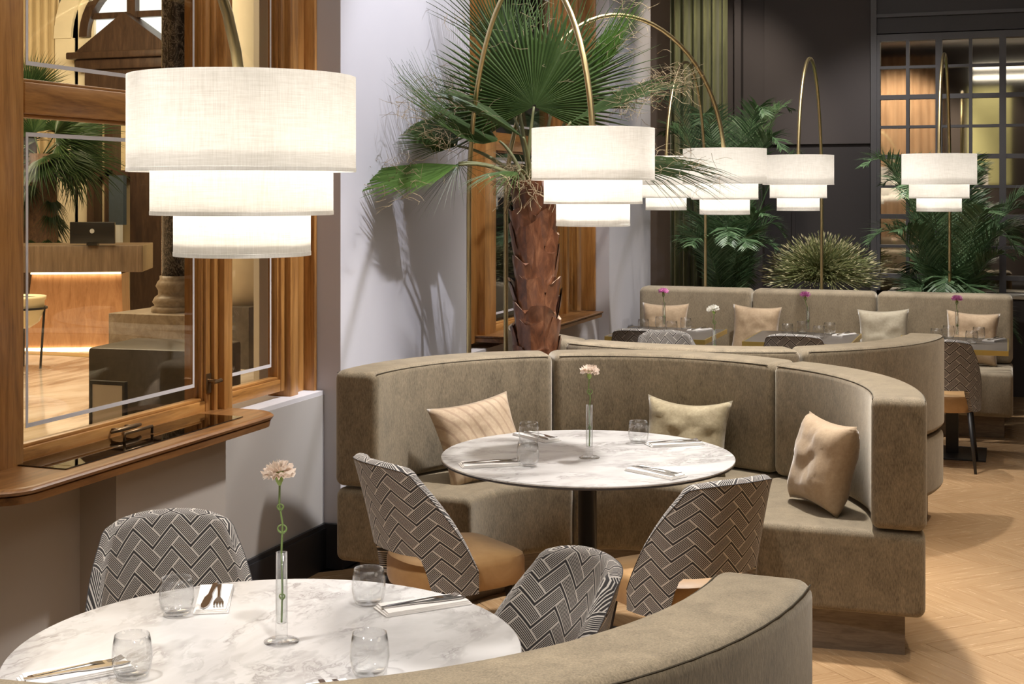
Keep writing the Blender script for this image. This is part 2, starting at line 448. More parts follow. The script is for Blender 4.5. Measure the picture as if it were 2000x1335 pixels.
# ------------------------------------------------------------------ room shell
XW = -3.05
struct('floor', MB().box(-3.4, 4.0, -3, 13.2, -.12, -.012), 'gap_dark', label='herringbone oak parquet floor')
floor = bpy.data.objects['floor']
def plank_pieces():
    W = .105; L = 6; out = []; ang = 3 * PI / 4
    ca, sa = math.cos(ang), math.sin(ang); R = int(14 / W)
    for i in range(-R, R):
        for j in range(-R, R):
            m = (i - j) % (2 * L)
            if m == 0: x0, y0, horiz = i * W, j * W, True
            elif m == 2 * L - 1: x0, y0, horiz = i * W, j * W, False
            else: continue
            cx_, cy_ = (x0 + L * W / 2, y0 + W / 2) if horiz else (x0 + W / 2, y0 + L * W / 2)
            X = ca * cx_ - sa * cy_ - 1.2; Y = sa * cx_ + ca * cy_ + 7
            if -3.0 < X < 2.6 and 1.6 < Y < 12.7: out.append((X, Y, ang + (0 if horiz else PI / 2)))
    return out, W, L * W
pl, PWd, PLn = plank_pieces()
g_ = .0009
def plank_geo(mb, uvs, T):
    a, b = PLn / 2 - g_, PWd / 2 - g_; e = .0012
    v = [(-a, -b, -.012), (a, -b, -.012), (a, b, -.012), (-a, b, -.012), (-a, -b, -e), (a, -b, -e), (a, b, -e), (-a, b, -e),
         (-a + e, -b + e, 0), (a - e, -b + e, 0), (a - e, b - e, 0), (-a + e, b - e, 0)]
    f = [(0, 1, 5, 4), (1, 2, 6, 5), (2, 3, 7, 6), (3, 0, 4, 7), (4, 5, 9, 8), (5, 6, 10, 9), (6, 7, 11, 10), (7, 4, 8, 11), (8, 9, 10, 11)]
    mb.add([T @ Vector(q) for q in v], f); uvs += [(q[0], q[1]) for q in v]
def vis_score(p):
    X, Y, _ = p; Z = X * FW[0] + Y * FW[1]; px = CX + FPX * (X * RT[0] + Y * RT[1]) / Z; py = HY + FPX * HC / Z
    if Z > 1 and 1560 < px < 2080 and 840 < py < 1400: return Z
    if Z > 1 and 500 < px < 1560 and 1100 < py < 1335 and (X > -1.0): return Z + 3
    return 100 + Z
pl.sort(key=vis_score)
mb = MB(); u_ = []; plank_geo(mb, u_, Matrix()); proto = mb.build('floorboard', 'floor_wood', floor, uvs=u_)
for k, (X, Y, a) in enumerate(pl[:300]):
    o = proto if k == 0 else proto.copy()
    if k: COL.objects.link(o)
    o.location = (X, Y, 0); o.rotation_euler = (0, 0, a)
mb = MB(); u_ = []
for X, Y, a in pl[300:]: plank_geo(mb, u_, Matrix.Translation((X, Y, 0)) @ Matrix.Rotation(a, 4, 'Z'))
tag(mb.build('floorboards', 'floor_wood', floor, uvs=u_), 'oak floorboards farther off', kind='stuff')

PX = -2.964
wl = MB().box(-3.4, XW, -3, 3.2, 0, 4.6).box(-3.4, -3.09, 3.2, 5.86, 3.35, 4.6)
wl.box(-3.4, PX, 5.86, 7.52, 0, 4.6)
wl.box(-3.4, XW, 7.52, 10.52, 0, .80).box(-3.4, -3.09, 7.52, 10.52, 3.35, 4.6)
struct('wall_left', wl, 'wall_paint')
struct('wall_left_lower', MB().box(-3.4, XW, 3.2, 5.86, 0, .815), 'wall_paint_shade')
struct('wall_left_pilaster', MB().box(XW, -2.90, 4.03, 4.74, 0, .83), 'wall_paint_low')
n = 10; pts = [(-3.4, 10.52), (PX, 10.52)] + [(PX - .22 + .22 * math.cos(a), 12.05 - .22 + .22 * math.sin(a)) for a in [k / n * PI / 2 for k in range(n + 1)]] + [(-3.4, 12.05)]
struct('wall_left_column', MB().prism(pts, 0, 4.6), 'wall_paint')
struct('baseboard_left', MB().box(XW, -3.03, -1, 5.86, 0, .19).box(XW, -3.036, -1, 5.86, .19, .21).box(XW, PX + .02, 5.84, 7.52, 0, .21).box(XW, -3.03, 7.52, 10.5, 0, .21), 'baseboard_black')
struct('baseboard_left', MB().box(-2.90, -2.88, 4.01, 4.76, 0, .2), 'baseboard_black')
struct('ceiling', MB().box(-3.4, 4, -3, 13.2, 4.6, 4.7), 'ceiling_white')
struct('wall_right', MB().box(3.9, 4.0, -3, 13.2, 0, 4.6), 'wall_dark')
BY = 12.7
struct('wall_back', MB().box(-3.4, 4.0, BY, BY + .1, 0, 4.6).box(-2.1, -1.13, BY - .04, BY, 2.20, 4.6).box(-2.36, -2.3, BY - .12, BY, 0, 4.6), 'wall_dark')
struct('wall_back_panel', MB().box(-2.1, -1.13, BY - .03, BY, 0, 2.17).box(-1.85, -1.82, BY - .045, BY - .03, 0, 2.17), 'wall_darker')
struct('wall_front', MB().box(-3.4, 4, -3.1, -3, 0, 4.6), 'wall_dark')
# near side of the room, seen only in the bronze mirror
def curtain(name, mat, x0, x1, y, z0, z1, folds, amp, label, axis='x', th=.01):
    N = folds * 8; v = []; f = []
    for i in range(N + 1):
        s = i / N; X = x0 + (x1 - x0) * s; ph = s * folds * 2 * PI
        d = amp * math.sin(ph) + amp * .35 * math.sin(ph * .37 + 1); e = amp * .4 * math.cos(ph * 2)
        for zz, q in ((z0, 1.15), (z1, .85)):
            v.append((X + e * .3, y + d * q, zz) if axis == 'x' else (y + d * q, X + e * .3, zz))
    m = len(v)
    v += [(a[0], a[1] + th, a[2]) if axis == 'x' else (a[0] - th, a[1], a[2]) for a in v]
    for i in range(N): a = 2 * i; f += [(a, a + 2, a + 3, a + 1), (m + a, m + a + 1, m + a + 3, m + a + 2)]
    o = mesh_obj(name, v, f, mat, None, True); return tag(o, label, 'curtain')
curtain('curtain', 'curtain_brown', -3.0, -1.25, -2.72, .02, 4.4, 12, .085, 'light brown pleated curtain reflected in the mirror grid')
curtain('curtain', 'curtain_olive', -2.93, -2.40, BY - .28, .02, 4.55, 6, .045, 'olive green velvet curtain hanging beside the grey column')
bx('wall_panel', 'green_panel', None, -.75, .05, -2.98, -2.94, 1.9, 3.8, label='pale green wall panel reflected in the mirror grid', cat='panel')
for k, yy in enumerate((2.0, 3.1)):
    t_ = thing('ceiling_light', ['long bright ceiling light bar, upper one in the mirror grid', 'long bright ceiling light bar, lower one in the mirror grid'][k], 'light', (0.75, -2.88, 4.16 - k * .2))
    bx('diffuser', 'light_bar', t_, -1.4, 1.4, .0, .02, -.035, .035); bx('housing', 'black_metal', t_, -1.42, 1.42, -.06, 0, -.05, .05)

# bronze mirror behind black grid
mg = thing('mirror_grid', 'bronze mirror wall divided by a dark grey metal grid', 'mirror', (-1.10, BY - .06, 0))
P_ = .263; GZ = 3.13
bx('mirror_glass', 'mirror_bronze', mg, 0, 3.2, .03, .045, .9, GZ)
for k in range(12):
    wd = .028 if k % 2 == 0 else .014
    bx('upright_bar', 'grid_metal', mg, k * P_ - wd, k * P_ + wd, -.02, .03, .9, GZ)
for k in range(9):
    z = GZ - k * P_; wd = .03 if k in (0,) else (.02 if k % 2 == 0 else .012)
    bx('cross_bar', 'grid_metal', mg, 0, 3.2, -.015, .028, z - wd, z + wd)
bx('header_panel', 'wall_darker', mg, 0, 3.2, .0, .05, GZ + .04, 4.5)
bx('header_rail', 'grid_metal', mg, 0, 3.2, -.03, .02, 3.31, 3.34)
bx('corner_post', 'grid_metal', mg, -.05, 0, -.04, .05, 0, 4.5)
bx('side_cabinet', 'counter_wood', None, .25, 1.6, 12.25, 12.6, 0, .86, .004, label='low brown cabinet against the back wall behind the palm', cat='cabinet')
bx('counter_shelf', 'pale_panel', None, -1.0, 1.8, 12.25, 12.6, .875, .90, .002, label='pale stone shelf below the mirror grid', cat='shelf')
bpy.data.objects['side_cabinet'].location = (0, 0, 0)

# ------------------------------------------------------------------ windows
def window(name, panels, posts, jambs, z0, z1, zt, xg):
    """panels: (y0,y1,depth) glazed sashes; posts: (y0,y1,x_front); jambs: (y0,y1,x_front)"""
    wn = thing(name, None, None); wn['kind'] = 'structure'
    for y0, y1, dx in panels:
        x = xg + dx
        for (za, zb) in ((z0, zt - .065), (zt + .065, z1)):
            bx('pane', 'window_glass', wn, x - .004, x + .002, y0, y1, za, zb)
            # etched border
            e = .03; q = .012; x2 = x + .0035
            if y1 - y0 > .3:
                bx('etched_line', 'etched', wn, x + .0022, x2, y0 + e, y0 + e + q, za + e * 1.6, zb - e * 1.6)
                bx('etched_line', 'etched', wn, x + .0022, x2, y1 - e - q, y1 - e, za + e * 1.6, zb - e * 1.6)
                bx('etched_line', 'etched', wn, x + .0022, x2, y0 + e + q, y1 - e - q, za + e * 1.6, za + e * 1.6 + q * 1.2)
                bx('etched_line', 'etched', wn, x + .0022, x2, y0 + e + q, y1 - e - q, zb - e * 1.6 - q * 1.2, zb - e * 1.6)
            # beads
            for a, b, c_, d_ in ((y0 - .012, y0, za - .012, zb + .012), (y1, y1 + .012, za - .012, zb + .012)):
                bx('bead', 'oak_upright', wn, x - .02, x + .018, a, b, c_, d_, .003)
            for c_, d_ in ((za - .012, za), (zb, zb + .012)):
                bx('bead', 'oak_along', wn, x - .02, x + .018, y0, y1, c_, d_, .003)
        s = .035
        bx('stile', 'oak_upright', wn, x - .03, x + .03, y0 - .012 - s, y0 - .012, z0 - .012 - .055, z1 + .06, .004)
        bx('stile', 'oak_upright', wn, x - .03, x + .03, y1 + .012, y1 + .012 + s, z0 - .012 - .055, z1 + .06, .004)
        bx('bottom_rail', 'oak_along', wn, x - .03, x + .028, y0 - .012, y1 + .012, z0 - .067, z0 - .012, .004)
        bx('transom', 'oak_along', wn, x - .03, x + .034, y0 - .012, y1 + .012, zt - .053, zt + .053, .005)
        bx('top_rail', 'oak_along', wn, x - .03, x + .028, y0 - .012, y1 + .012, z1 + .012, z1 + .08, .004)
    for y0, y1, xf in posts + jambs:
        bx('post' if (y0, y1, xf) in posts else 'jamb', 'oak_upright', wn, xg - .10, xf, y0, y1, z0 - .1, z1 + .1, .005)
    return wn
w1 = window('window_1', [(2.3, 3.42, 0), (3.80, 4.885, 0), (5.13, 5.56, -.03)], [(3.47, 3.61, -3.045), (3.61, 3.75, -3.06), (4.938, 4.975, -3.075), (4.975, 5.04, -3.05)],
            [(5.625, 5.70, -3.10), (5.70, 5.83, -3.14), (5.83, 5.858, -3.085)], .932, 3.2, 2.09, -3.12)
# shaped ledge under window_1
def ledge(parent, x0, x1, y0, y1, z0, z1, r=.13):
    def outline(dx):
        X1 = x1 - dx; Y0 = y0 + dx; Y1 = y1 - dx; rr = r; p = [(x0, Y0)]
        for k in range(9): a = -PI / 2 + k / 8 * PI / 2; p.append((X1 - rr + rr * math.cos(a), Y0 + rr + rr * math.sin(a)))
        for k in range(9): a = k / 8 * PI / 2; p.append((X1 - rr + rr * math.cos(a), Y1 - rr + rr * math.sin(a)))
        p.append((x0, Y1)); return p
    n = len(outline(0)); prof = [(.035, z0), (.012, z0 + .004), (.008, z0 + .028), (.014, z0 + .031), (.004, z0 + .034), (0, z0 + .044), (.004, z1 - .004), (.010, z1), (.03, z1 - .001)]
    v = []; f = []
    for d, z in prof: v += [(x, y, z) for x, y in outline(d)]
    for k in range(len(prof) - 1):
        for i in range(n): f.append((k * n + i, k * n + (i + 1) % n, (k + 1) * n + (i + 1) % n, (k + 1) * n + i))
    f.append(tuple(range(n - 1, -1, -1))); f.append(tuple((len(prof) - 1) * n + i for i in range(n)))
    return autosmooth(mesh_obj('ledge', v, f, 'oak_ledge_shaded', parent), .7)
lg = ledge(w1, -3.16, -2.79, 3.36, 5.02, .825, .878)
bx('ledge_glass', 'dark_glass', w1, -3.07, -2.87, 3.72, 4.82, .8785, .8815)
bx('ledge_recess', 'gap_dark', w1, -3.07, -2.87, 3.72, 4.82, .878, .8784)
bx('sill', 'wall_paint', w1, -3.3, -3.052, 3.2, 5.858, .8152, .835)
hb = MB().tube([(-3.06, 4.22, .905), (-3.05, 4.26, .908), (-3.05, 4.36, .908), (-3.06, 4.40, .905)], [.006, .008, .009, .007], 8)
hb.tube([(-3.09, 4.27, .905), (-3.05, 4.27, .908)], .006).tube([(-3.09, 4.35, .905), (-3.05, 4.35, .908)], .006)
hb.build('sash_handle', 'bronze', w1, True)
hb = MB().tube([(-2.98, 4.19, .884), (-2.98, 4.19, .91), (-2.98, 4.36, .91), (-2.98, 4.36, .884)], .006, 8); hb.build('lid_handle', 'bronze', w1, True)
lt = MB().tube([(-3.09, 4.915, 1.0), (-3.045, 4.915, 1.0)], .008).tube([(-3.045, 4.89, .998), (-3.045, 4.94, 1.002)], [.006, .009]).box(-3.092, -3.085, 4.90, 4.93, .95, 1.03)
lt.build('latch', 'bronze', w1, False)
w2 = window('window_2', [(8.30, 9.50, 0), (9.76, 9.98, -.02)], [(9.55, 9.64, -3.06), (9.64, 9.71, -3.04)],
            [(8.05, 8.25, -3.07), (7.522, 8.05, -3.12), (10.04, 10.14, -3.08), (10.14, 10.48, -3.14), (10.48, 10.518, -3.07)], .932, 3.2, 2.09, -3.12)
ledge(w2, -3.16, -2.84, 8.0, 9.95, .835, .88, .03)

# ------------------------------------------------------------------ lobby behind the windows
struct('floor_lobby', MB().box(-18, -3.4, 1.5, 17.4, -.1, 0), 'marble_floor')
struct('added_dark_backing', MB().box(-3.95, -3.9, 7.7, 10.5, 0, 5.6).box(-3.9, -3.4, 10.45, 10.5, 0, 5.6), 'wall_dark')  # dark backing added behind window_2 so its glass shows reflections, not the bright lobby
struct('ceiling_lobby', MB().box(-18, -3.4, 1.5, 17.4, 5.6, 5.7), 'lobby_ceiling')
struct('wall_lobby_back', MB().box(-18, -3.4, 17, 17.3, 0, 5.6), 'lobby_cream')
struct('wall_lobby_side', MB().box(-18.1, -18, 1.5, 17.3, 0, 5.6).box(-18, -3.4, 1.4, 1.5, 0, 5.6), 'lobby_cream')
wlb = bpy.data.objects['wall_lobby_back']
for k in range(12):   # fluting left of the arch
    bx('flute', 'lobby_cream', wlb, -14.6 + k * .14, -14.53 + k * .14, 16.93, 17, .3, 5.6, .02)
SX = lambda px: at(px, 300, 1).x / at(px, 300, 1).y * 16.9          # x on the back wall
SZ = lambda py: 1.78 + (HY - py) * 20.3 / FPX
arch = thing('doorway', 'carved dark wood doorway with arched top in the lobby', 'doorway', (0, 0, 0))
xa, xb = SX(178), SX(345)
xm = (xa + xb) / 2; ra = (xb - xa) / 2
def ring(r0, r1, cx, cz, y0, y1, n=24, a0=0, a1=PI):
    mb = MB(); v = []; f = []
    for i in range(n + 1):
        a = a0 + (a1 - a0) * i / n; c, s = math.cos(a), math.sin(a)
        for r, y in ((r0, y0), (r1, y0), (r1, y1), (r0, y1)): v.append((cx + r * c, y, cz + r * s))
    for i in range(n):
        for k in range(4): f.append((4 * i + k, 4 * i + (k + 1) % 4, 4 * i + 4 + (k + 1) % 4, 4 * i + 4 + k))
    f += [(0, 1, 2, 3), (4 * n + 3, 4 * n + 2, 4 * n + 1, 4 * n)]
    return mb.add(v, f)
zs = SZ(75)
ring(ra, ra + .14, xm, zs, 16.80, 17.0).build('arch_frame', 'lobby_dark_wood', arch)
ring(ra + .32, ra + .62, xm, zs, 16.85, 17.0).build('arch_moulding', 'lobby_white', arch)
bx('stone_pilaster', 'lobby_white', arch, xa - .62, xa - .28, 16.88, 17, 0, zs)
v = [(xm + ra * math.cos(PI * k / 20), 16.95, zs + ra * math.sin(PI * k / 20)) for k in range(21)]
v += [(x, 16.97, z) for x, _, z in v]
mesh_obj('arch_glass', v, [tuple(range(21)), tuple(range(41, 20, -1))] + [(i, i + 21, (i + 1) % 21 + 21, (i + 1) % 21) for i in range(21)], 'window_glow', arch)
bx('mullion', 'lobby_dark_wood', arch, xm - .07, xm + .07, 16.84, 16.95, zs - .1, zs + ra)
bx('mullion', 'lobby_dark_wood', arch, xa, xb, 16.86, 16.95, zs + ra * .35, zs + ra * .35 + .09)
zc = SZ(107)
bx('cornice', 'lobby_dark_wood', arch, xa - .22, xb + .22, 16.6, 17, zc - .1, zc, .02)
bx('cornice', 'lobby_dark_wood', arch, xa - .12, xb + .12, 16.68, 17, zc - .25, zc - .1, .02)
MB().add([(xa - .1, 16.65, zc), (xb + .1, 16.65, zc), (xm, 16.65, zc + .55), (xa - .1, 17, zc), (xb + .1, 17, zc), (xm, 17, zc + .55)],
         [(0, 1, 2), (3, 5, 4), (0, 3, 4, 1), (1, 4, 5, 2), (2, 5, 3, 0)]).build('pediment', 'lobby_dark_wood', arch)
bx('frieze', 'lobby_dark_wood', arch, xa, xb, 16.75, 17, SZ(200), zc - .25)
bx('side_post', 'lobby_dark_wood', arch, xa, xa + .12, 16.8, 17, 0, SZ(200))
bx('side_post', 'lobby_dark_wood', arch, SX(212), SX(228), 16.8, 17, 0, SZ(200))
bx('door_leaf', 'lobby_dark_wood', arch, SX(258), SX(345), 16.85, 17, 0, SZ(200))
bx('rail', 'lobby_dark_wood', arch, xa, SX(258), 16.8, 17, SZ(345), SZ(333))
bx('poster_frame', 'poster_blue', None, SX(229), SX(257), 16.70, 16.78, SZ(437), SZ(343), label='tall dark display board beside the lobby door', cat='display')
bx('white_notice', 'poster_white', None, SX(233), SX(257), 16.62, 16.69, SZ(479), SZ(437), label='white notice board below the dark display board', cat='notice')
# white moulding panels left of the arch
for k in range(3): bx('moulding', 'lobby_white', wlb, SX(118) - k * .02, SX(118) - k * .02 + .03 + k * .3, 16.90, 17, .2, 5.6)
# reception desk
D0 = on_z(143, 682, 0)
dk = thing('reception_desk', 'lit tapering wood reception desk with a long dark counter', 'desk', (D0.x, D0.y, 0), YAW + .12)
s_ = .0058
def frustum(mb, b, t, z0, z1):
    v = [(b[0], b[2], z0), (b[1], b[2], z0), (b[1], b[3], z0), (b[0], b[3], z0), (t[0], t[2], z1), (t[1], t[2], z1), (t[1], t[3], z1), (t[0], t[3], z1)]
    return mb.add(v, [(3, 2, 1, 0), (4, 5, 6, 7), (0, 1, 5, 4), (1, 2, 6, 5), (2, 3, 7, 6), (3, 0, 4, 7)])
frustum(MB(), (-.55, .55, 0, .6), (-.46, .52, .05, .55), 0, .84).build('body', 'desk_wood', dk)
bx('counter', 'counter_wood', dk, -.82, .78, -.12, .7, .87, 1.17, .01)
bx('light_strip', 'led_strip', dk, -.46, .52, .0, .02, .845, .865)
bx('light_strip', 'led_strip', dk, -.56, .56, -.015, -.005, 0.001, .02)
bx('floor_inlay', 'gold', None, D0.x - 1.3, D0.x + 1.6, D0.y - .55, D0.y - .30, .001, .004, label='golden band inlaid in the marble floor before the desk', cat='inlay')
mo = thing('monitor', 'black computer monitor on the reception desk', 'monitor', (0, 0, 0))
pm = at(181, 457, 15.4); mo.location = (pm.x, pm.y, 1.17); mo.rotation_euler = (0, 0, YAW)
bx('screen', 'screen_black', mo, -.25, .25, -.02, .02, .02, .26, .006); bx('stand', 'screen_black', mo, -.06, .06, -.03, .05, 0, .03)
MB().lathe([(0, 0), (.026, 0), (.026, .003), (0, .003)], 20).xf(Matrix.Translation((0, -.022, .16)) @ Matrix.Rotation(PI / 2, 4, 'X')).build('emblem', 'logo_grey', mo)
# marble column
pc = at(340, 640, 9.6)
cl = thing('marble_column', 'black veined marble column on a turned stone base in the lobby', 'column', (pc.x, pc.y, 0))
bx('pedestal', 'marble_stone', cl, -.36, .30, -.25, .25, .0, .94, .006)
MB().lathe([(.155, .94), (.155, .975), (.13, .985), (.148, 1.01), (.13, 1.045), (.108, 1.06), (.108, 1.09), (.125, 1.12), (.112, 1.15), (.098, 1.165), (.098, 1.19)], 32).build('base', 'marble_stone', cl, True)
MB().lathe([(.086, 1.19), (.083, 5.6)], 32).build('shaft', 'marble_black', cl, True)
pb = at(325, 700, 8.3)
o = bx('stone_block', 'stone_dark', None, -.36, .36, -.28, .28, 0, .86, .02, label='dark grey stone block in front of the marble column', cat='block'); o.location = (pb.x, pb.y, 0); o.rotation_euler = (0, 0, .1)
pf = at(212, 780, 7.7)
o = bx('easel', 'pale_panel', None, -.10, .10, -.01, .01, .28, .70, label='small black framed board standing in the lobby', cat='board'); o.location = (pf.x, pf.y, 0)
fr = MB().box(-.115, -.10, -.015, .015, 0, .72).box(.10, .115, -.015, .015, 0, .72).box(-.10, .10, -.015, .015, .70, .72).box(-.10, .10, -.015, .015, .26, .28).build('board_frame', 'black_metal', o)
# panelled partition and white pillar seen through the narrow pane
struct('wall_lobby_partition', MB().box(-5.62, -4.4, 9.6, 9.75, 0, 5.6).box(-5.50, -5.46, 9.585, 9.6, .5, 5.0).box(-4.66, -4.6, 9.585, 9.6, .5, 5.0).box(-5.46, -4.66, 9.585, 9.6, .5, .55), 'pale_panel')
pw = at(462, 620, 14.2)
cw = thing('white_pillar', 'white lobby pillar with gilded base rings', 'column', (pw.x, pw.y, 0))
bx('plinth', 'stone_dark', cw, -.35, .35, -.35, .35, 0, .62, .01)
MB().lathe([(.30, .62), (.30, 1.1), (.34, 1.15), (.36, 1.22), (.30, 1.27), (.28, 5.6)], 28).build('shaft', 'lobby_white', cw, True)
MB().lathe([(.30, 1.27), (.34, 1.30), (.35, 1.36), (.31, 1.42), (.29, 1.5), (.29, 1.52)], 28).build('gilt_ring', 'gold', cw, True)
# planter bowl on stand
pp = at(38, 600, 13.8)
pt = thing('planter', 'cream bowl planter on a dark metal stand in the lobby', 'planter', (pp.x, pp.y, 0))
MB().lathe([(0, .40), (.10, .41), (.19, .47), (.235, .58), (.24, .68), (.255, .70), (.255, .73), (.22, .73), (.21, .70)], 28).build('bowl', 'ivory', pt, True)
MB().lathe([(0, .69), (.209, .69), (.209, .71), (0, .715)], 24).build('soil', 'soil', pt)
for k in range(4):
    a = k * PI / 2 + .5
    MB().tube([(.24 * math.cos(a), .24 * math.sin(a), .62), (.2 * math.cos(a), .2 * math.sin(a), 0)], .012, 6).build('leg', 'black_metal', pt)
MB().lathe([(.25, .60), (.27, .60), (.27, .62), (.25, .62)], 24, closed=True).build('ring', 'black_metal', pt)

# ------------------------------------------------------------------ foliage builders
def fan_mesh(mb, T, R, spread=200, nseg=44, join=.55, cup=.12, droop=.10, seedv=0, tip=1.0, fold=0.0, curl=0.0, side=.22):
    """palmate blade: T places hastula at origin, blade along +Y, normal +Z"""
    rnd = random.Random(seedv); v0 = len(mb.v); verts = []; faces = []
    A = math.radians(spread) / 2
    for k in range(nseg):
        a0 = -A + 2 * A * k / nseg; a1 = -A + 2 * A * (k + 1) / nseg; am = (a0 + a1) / 2
        Rk = R * (1 - side * (abs(am) / A) ** 2) * rnd.uniform(.9, 1.05)
        jn = join * (1 - .15 * rnd.random()); dz = rnd.uniform(.6, 1.5) * droop
        def P(a, q, pl=0, wd_=1):
            r = Rk * q; x = r * math.sin(a); y = r * math.cos(a)
            z = pl * r * (a1 - a0) * .40 * wd_ - cup * R * (q ** 2) * abs(math.sin(a)) * 1.0 + curl * R * q * q
            if q > jn: z -= dz * R * ((q - jn) / (1 - jn)) ** 2
            x *= math.cos(fold * abs(math.sin(a))); z += abs(r * math.sin(a)) * math.sin(fold)
            return Vector((x, y, z))
        st = [0.02, jn * .5, jn, jn + (1 - jn) * .35, jn + (1 - jn) * .7, 1]
        ws = [1, 1, 1, .55, .30, .03]
        b = len(verts); wob = rnd.uniform(-.04, .04)
        for q, w_ in zip(st, ws):
            sc_ = w_ if q <= jn else (jn / q) * w_ * 1.15
            o_ = wob * max(0, q - jn)
            verts += [P(am + (a0 - am) * sc_ + o_, q, -1, sc_), P(am + o_, q, 1, sc_), P(am + (a1 - am) * sc_ + o_, q, -1, sc_)]
        for i in range(len(st) - 1):
            c = b + 3 * i; faces += [(c, c + 1, c + 4, c + 3), (c + 1, c + 2, c + 5, c + 4)]
    mb.add([T @ q for q in verts], faces)
def frame_to(p, tipdir, normal):
    y = Vector(tipdir).normalized(); z = Vector(normal); z = (z - y * z.dot(y)).normalized(); x = y.cross(z)
    m = Matrix((x, y, z)).transposed().to_4x4(); m.translation = p; return m
def fibres(mb, T, R, spread, n, rnd, L=.12, inner=.35):
    for k in range(n):
        a = math.radians(rnd.uniform(-spread / 2, spread / 2)); q = R * rnd.uniform(inner, .9)
        p = T @ Vector((q * math.sin(a), q * math.cos(a), .01)); pts = [p]; d = Vector((rnd.uniform(-1, 1), rnd.uniform(-1, 1), rnd.uniform(-.4, .8))).normalized()
        for s in range(3):
            d = (d + Vector((rnd.uniform(-.9, .9), rnd.uniform(-.9, .9), rnd.uniform(-.8, .5)))).normalized(); pts.append(pts[-1] + d * L / 3)
        mb.tube(pts, [.0014, .0012, .001, .0006], 3, False)
def fan_palm(name, label, base, top, fronds, mat='fan_leaf', potr=.118, trunk_r=.100):
    """fronds: (hastula, tip point, normal, spread, kwargs, material)"""
    pm_ = thing(name, label, 'palm', base); B = Vector(base); rnd = random.Random(3)
    H = top.z; 
    tr = MB(); rings = 16; tr.tube([(0 + .0 * k, 0, .30 + (H - .30) * k / rings) for k in range(rings + 1)], [trunk_r * (1.02 - .02 * math.sin(k)) * .86 for k in range(rings + 1)], 16)
    tr.build('trunk', 'palm_bark', pm_, True)
    # overlapping cut leaf bases
    nr = 11; k2 = 0
    for i in range(nr):
        z = .42 + (H - .52) * i / nr
        for j in range(4):
            a = j * 2 * PI / 4 + i * .79 + rnd.uniform(-.14, .14)
            hh = rnd.uniform(.17, .225); wd = trunk_r * rnd.uniform(.88, 1.05); lean = rnd.uniform(.016, .042); kn = rnd.choice((-1, 1, 1)); sk = rnd.uniform(-.03, .03)
            v = []; f = []; nu, nv = 6, 5
            for q in range(nv + 1):
                t = q / nv
                ww = wd * (1 - .42 * t ** 1.6)
                for u in range(nu + 1):
                    s = -1 + 2 * u / nu
                    r = trunk_r * .88 + lean * t * 1.3 + .016 * (1 - abs(s)) * (1 - .3 * t) + .004 * ((u + q) % 2)
                    aa = a + s * ww / trunk_r
                    zt = z + hh * t + ((.028 * abs(s) ** 1.5 * kn + sk * s) if q == nv else 0) + rnd.uniform(-.002, .002)
                    v.append((r * math.cos(aa), r * math.sin(aa), zt))
            for q in range(nv):
                for u in range(nu): c = q * (nu + 1) + u; f.append((c, c + 1, c + nu + 2, c + nu + 1))
            m_ = len(v); v += [(x * .92, y * .92, zz - .005) for x, y, zz in v]
            for q in range(nv):
                for u in range(nu): c = m_ + q * (nu + 1) + u; f.append((c, c + nu + 1, c + nu + 2, c + 1))
            for u in range(nu): c = nv * (nu + 1) + u; f.append((c, c + 1, m_ + c + 1, m_ + c))
            o = mesh_obj('leaf_base', v, f, None, pm_, True, mats=['palm_bark', 'bark_rim'], fmat=[0] * (len(f) - nu) + [1] * nu); autosmooth(o, .5)
    MB().lathe([(0, .02), (potr * .8, .02), (potr, .40), (potr, .42), (potr - .02, .42), (potr - .03, .34), (0, .34)], 32).build('pot', 'pot_dark', pm_, True)
    fb = MB()
    for k in range(260):
        a = rnd.uniform(0, 2 * PI); r = trunk_r * rnd.uniform(.9, 1.3); p = Vector((r * math.cos(a), r * math.sin(a), H - .02 + rnd.uniform(-.06, .1))); pts = [p]
        d = Vector((math.cos(a), math.sin(a), rnd.uniform(-.6, .8)))
        for s in range(4): d = (d + Vector((rnd.uniform(-.8, .8), rnd.uniform(-.8, .8), rnd.uniform(-.8, .5)))).normalized(); pts.append(pts[-1] + d * .035)
        fb.tube(pts, .0016, 3, False)
    tag(fb.build('fibres', 'fibre', pm_), kind='stuff')
    for idx, (h, tp, nrm, spread, kw, mt) in enumerate(fronds):
        h = Vector(h) - B; tp = Vector(tp) - B; R = (tp - h).length
        T = frame_to(h, tp - h, nrm)
        fr_ = MB(); kw = dict(kw); nf = kw.pop('fib', 30)
        fan_mesh(fr_, T, R, spread, seedv=idx, **kw); o = fr_.build('frond', mt, pm_)
        hd = Vector((0, 0, H)); a = math.atan2(h.y, h.x); st = hd + Vector((math.cos(a) * .05, math.sin(a) * .05, -.03))
        mid = (st + h) / 2 + Vector((0, 0, .06 + .05 * (h - st).length))
        pts = [st.lerp(mid, t).lerp(mid.lerp(h, t), t) for t in [k / 8 for k in range(9)]]
        MB().tube(pts, [.014 - .008 * k / 8 for k in range(9)], 7).build('petiole', 'petiole', o, True)
        if nf:
            ff = MB(); fibres(ff, T, R, spread, nf, random.Random(idx)); tag(ff.build('fibre', 'fibre', o), kind='stuff')
    return pm_
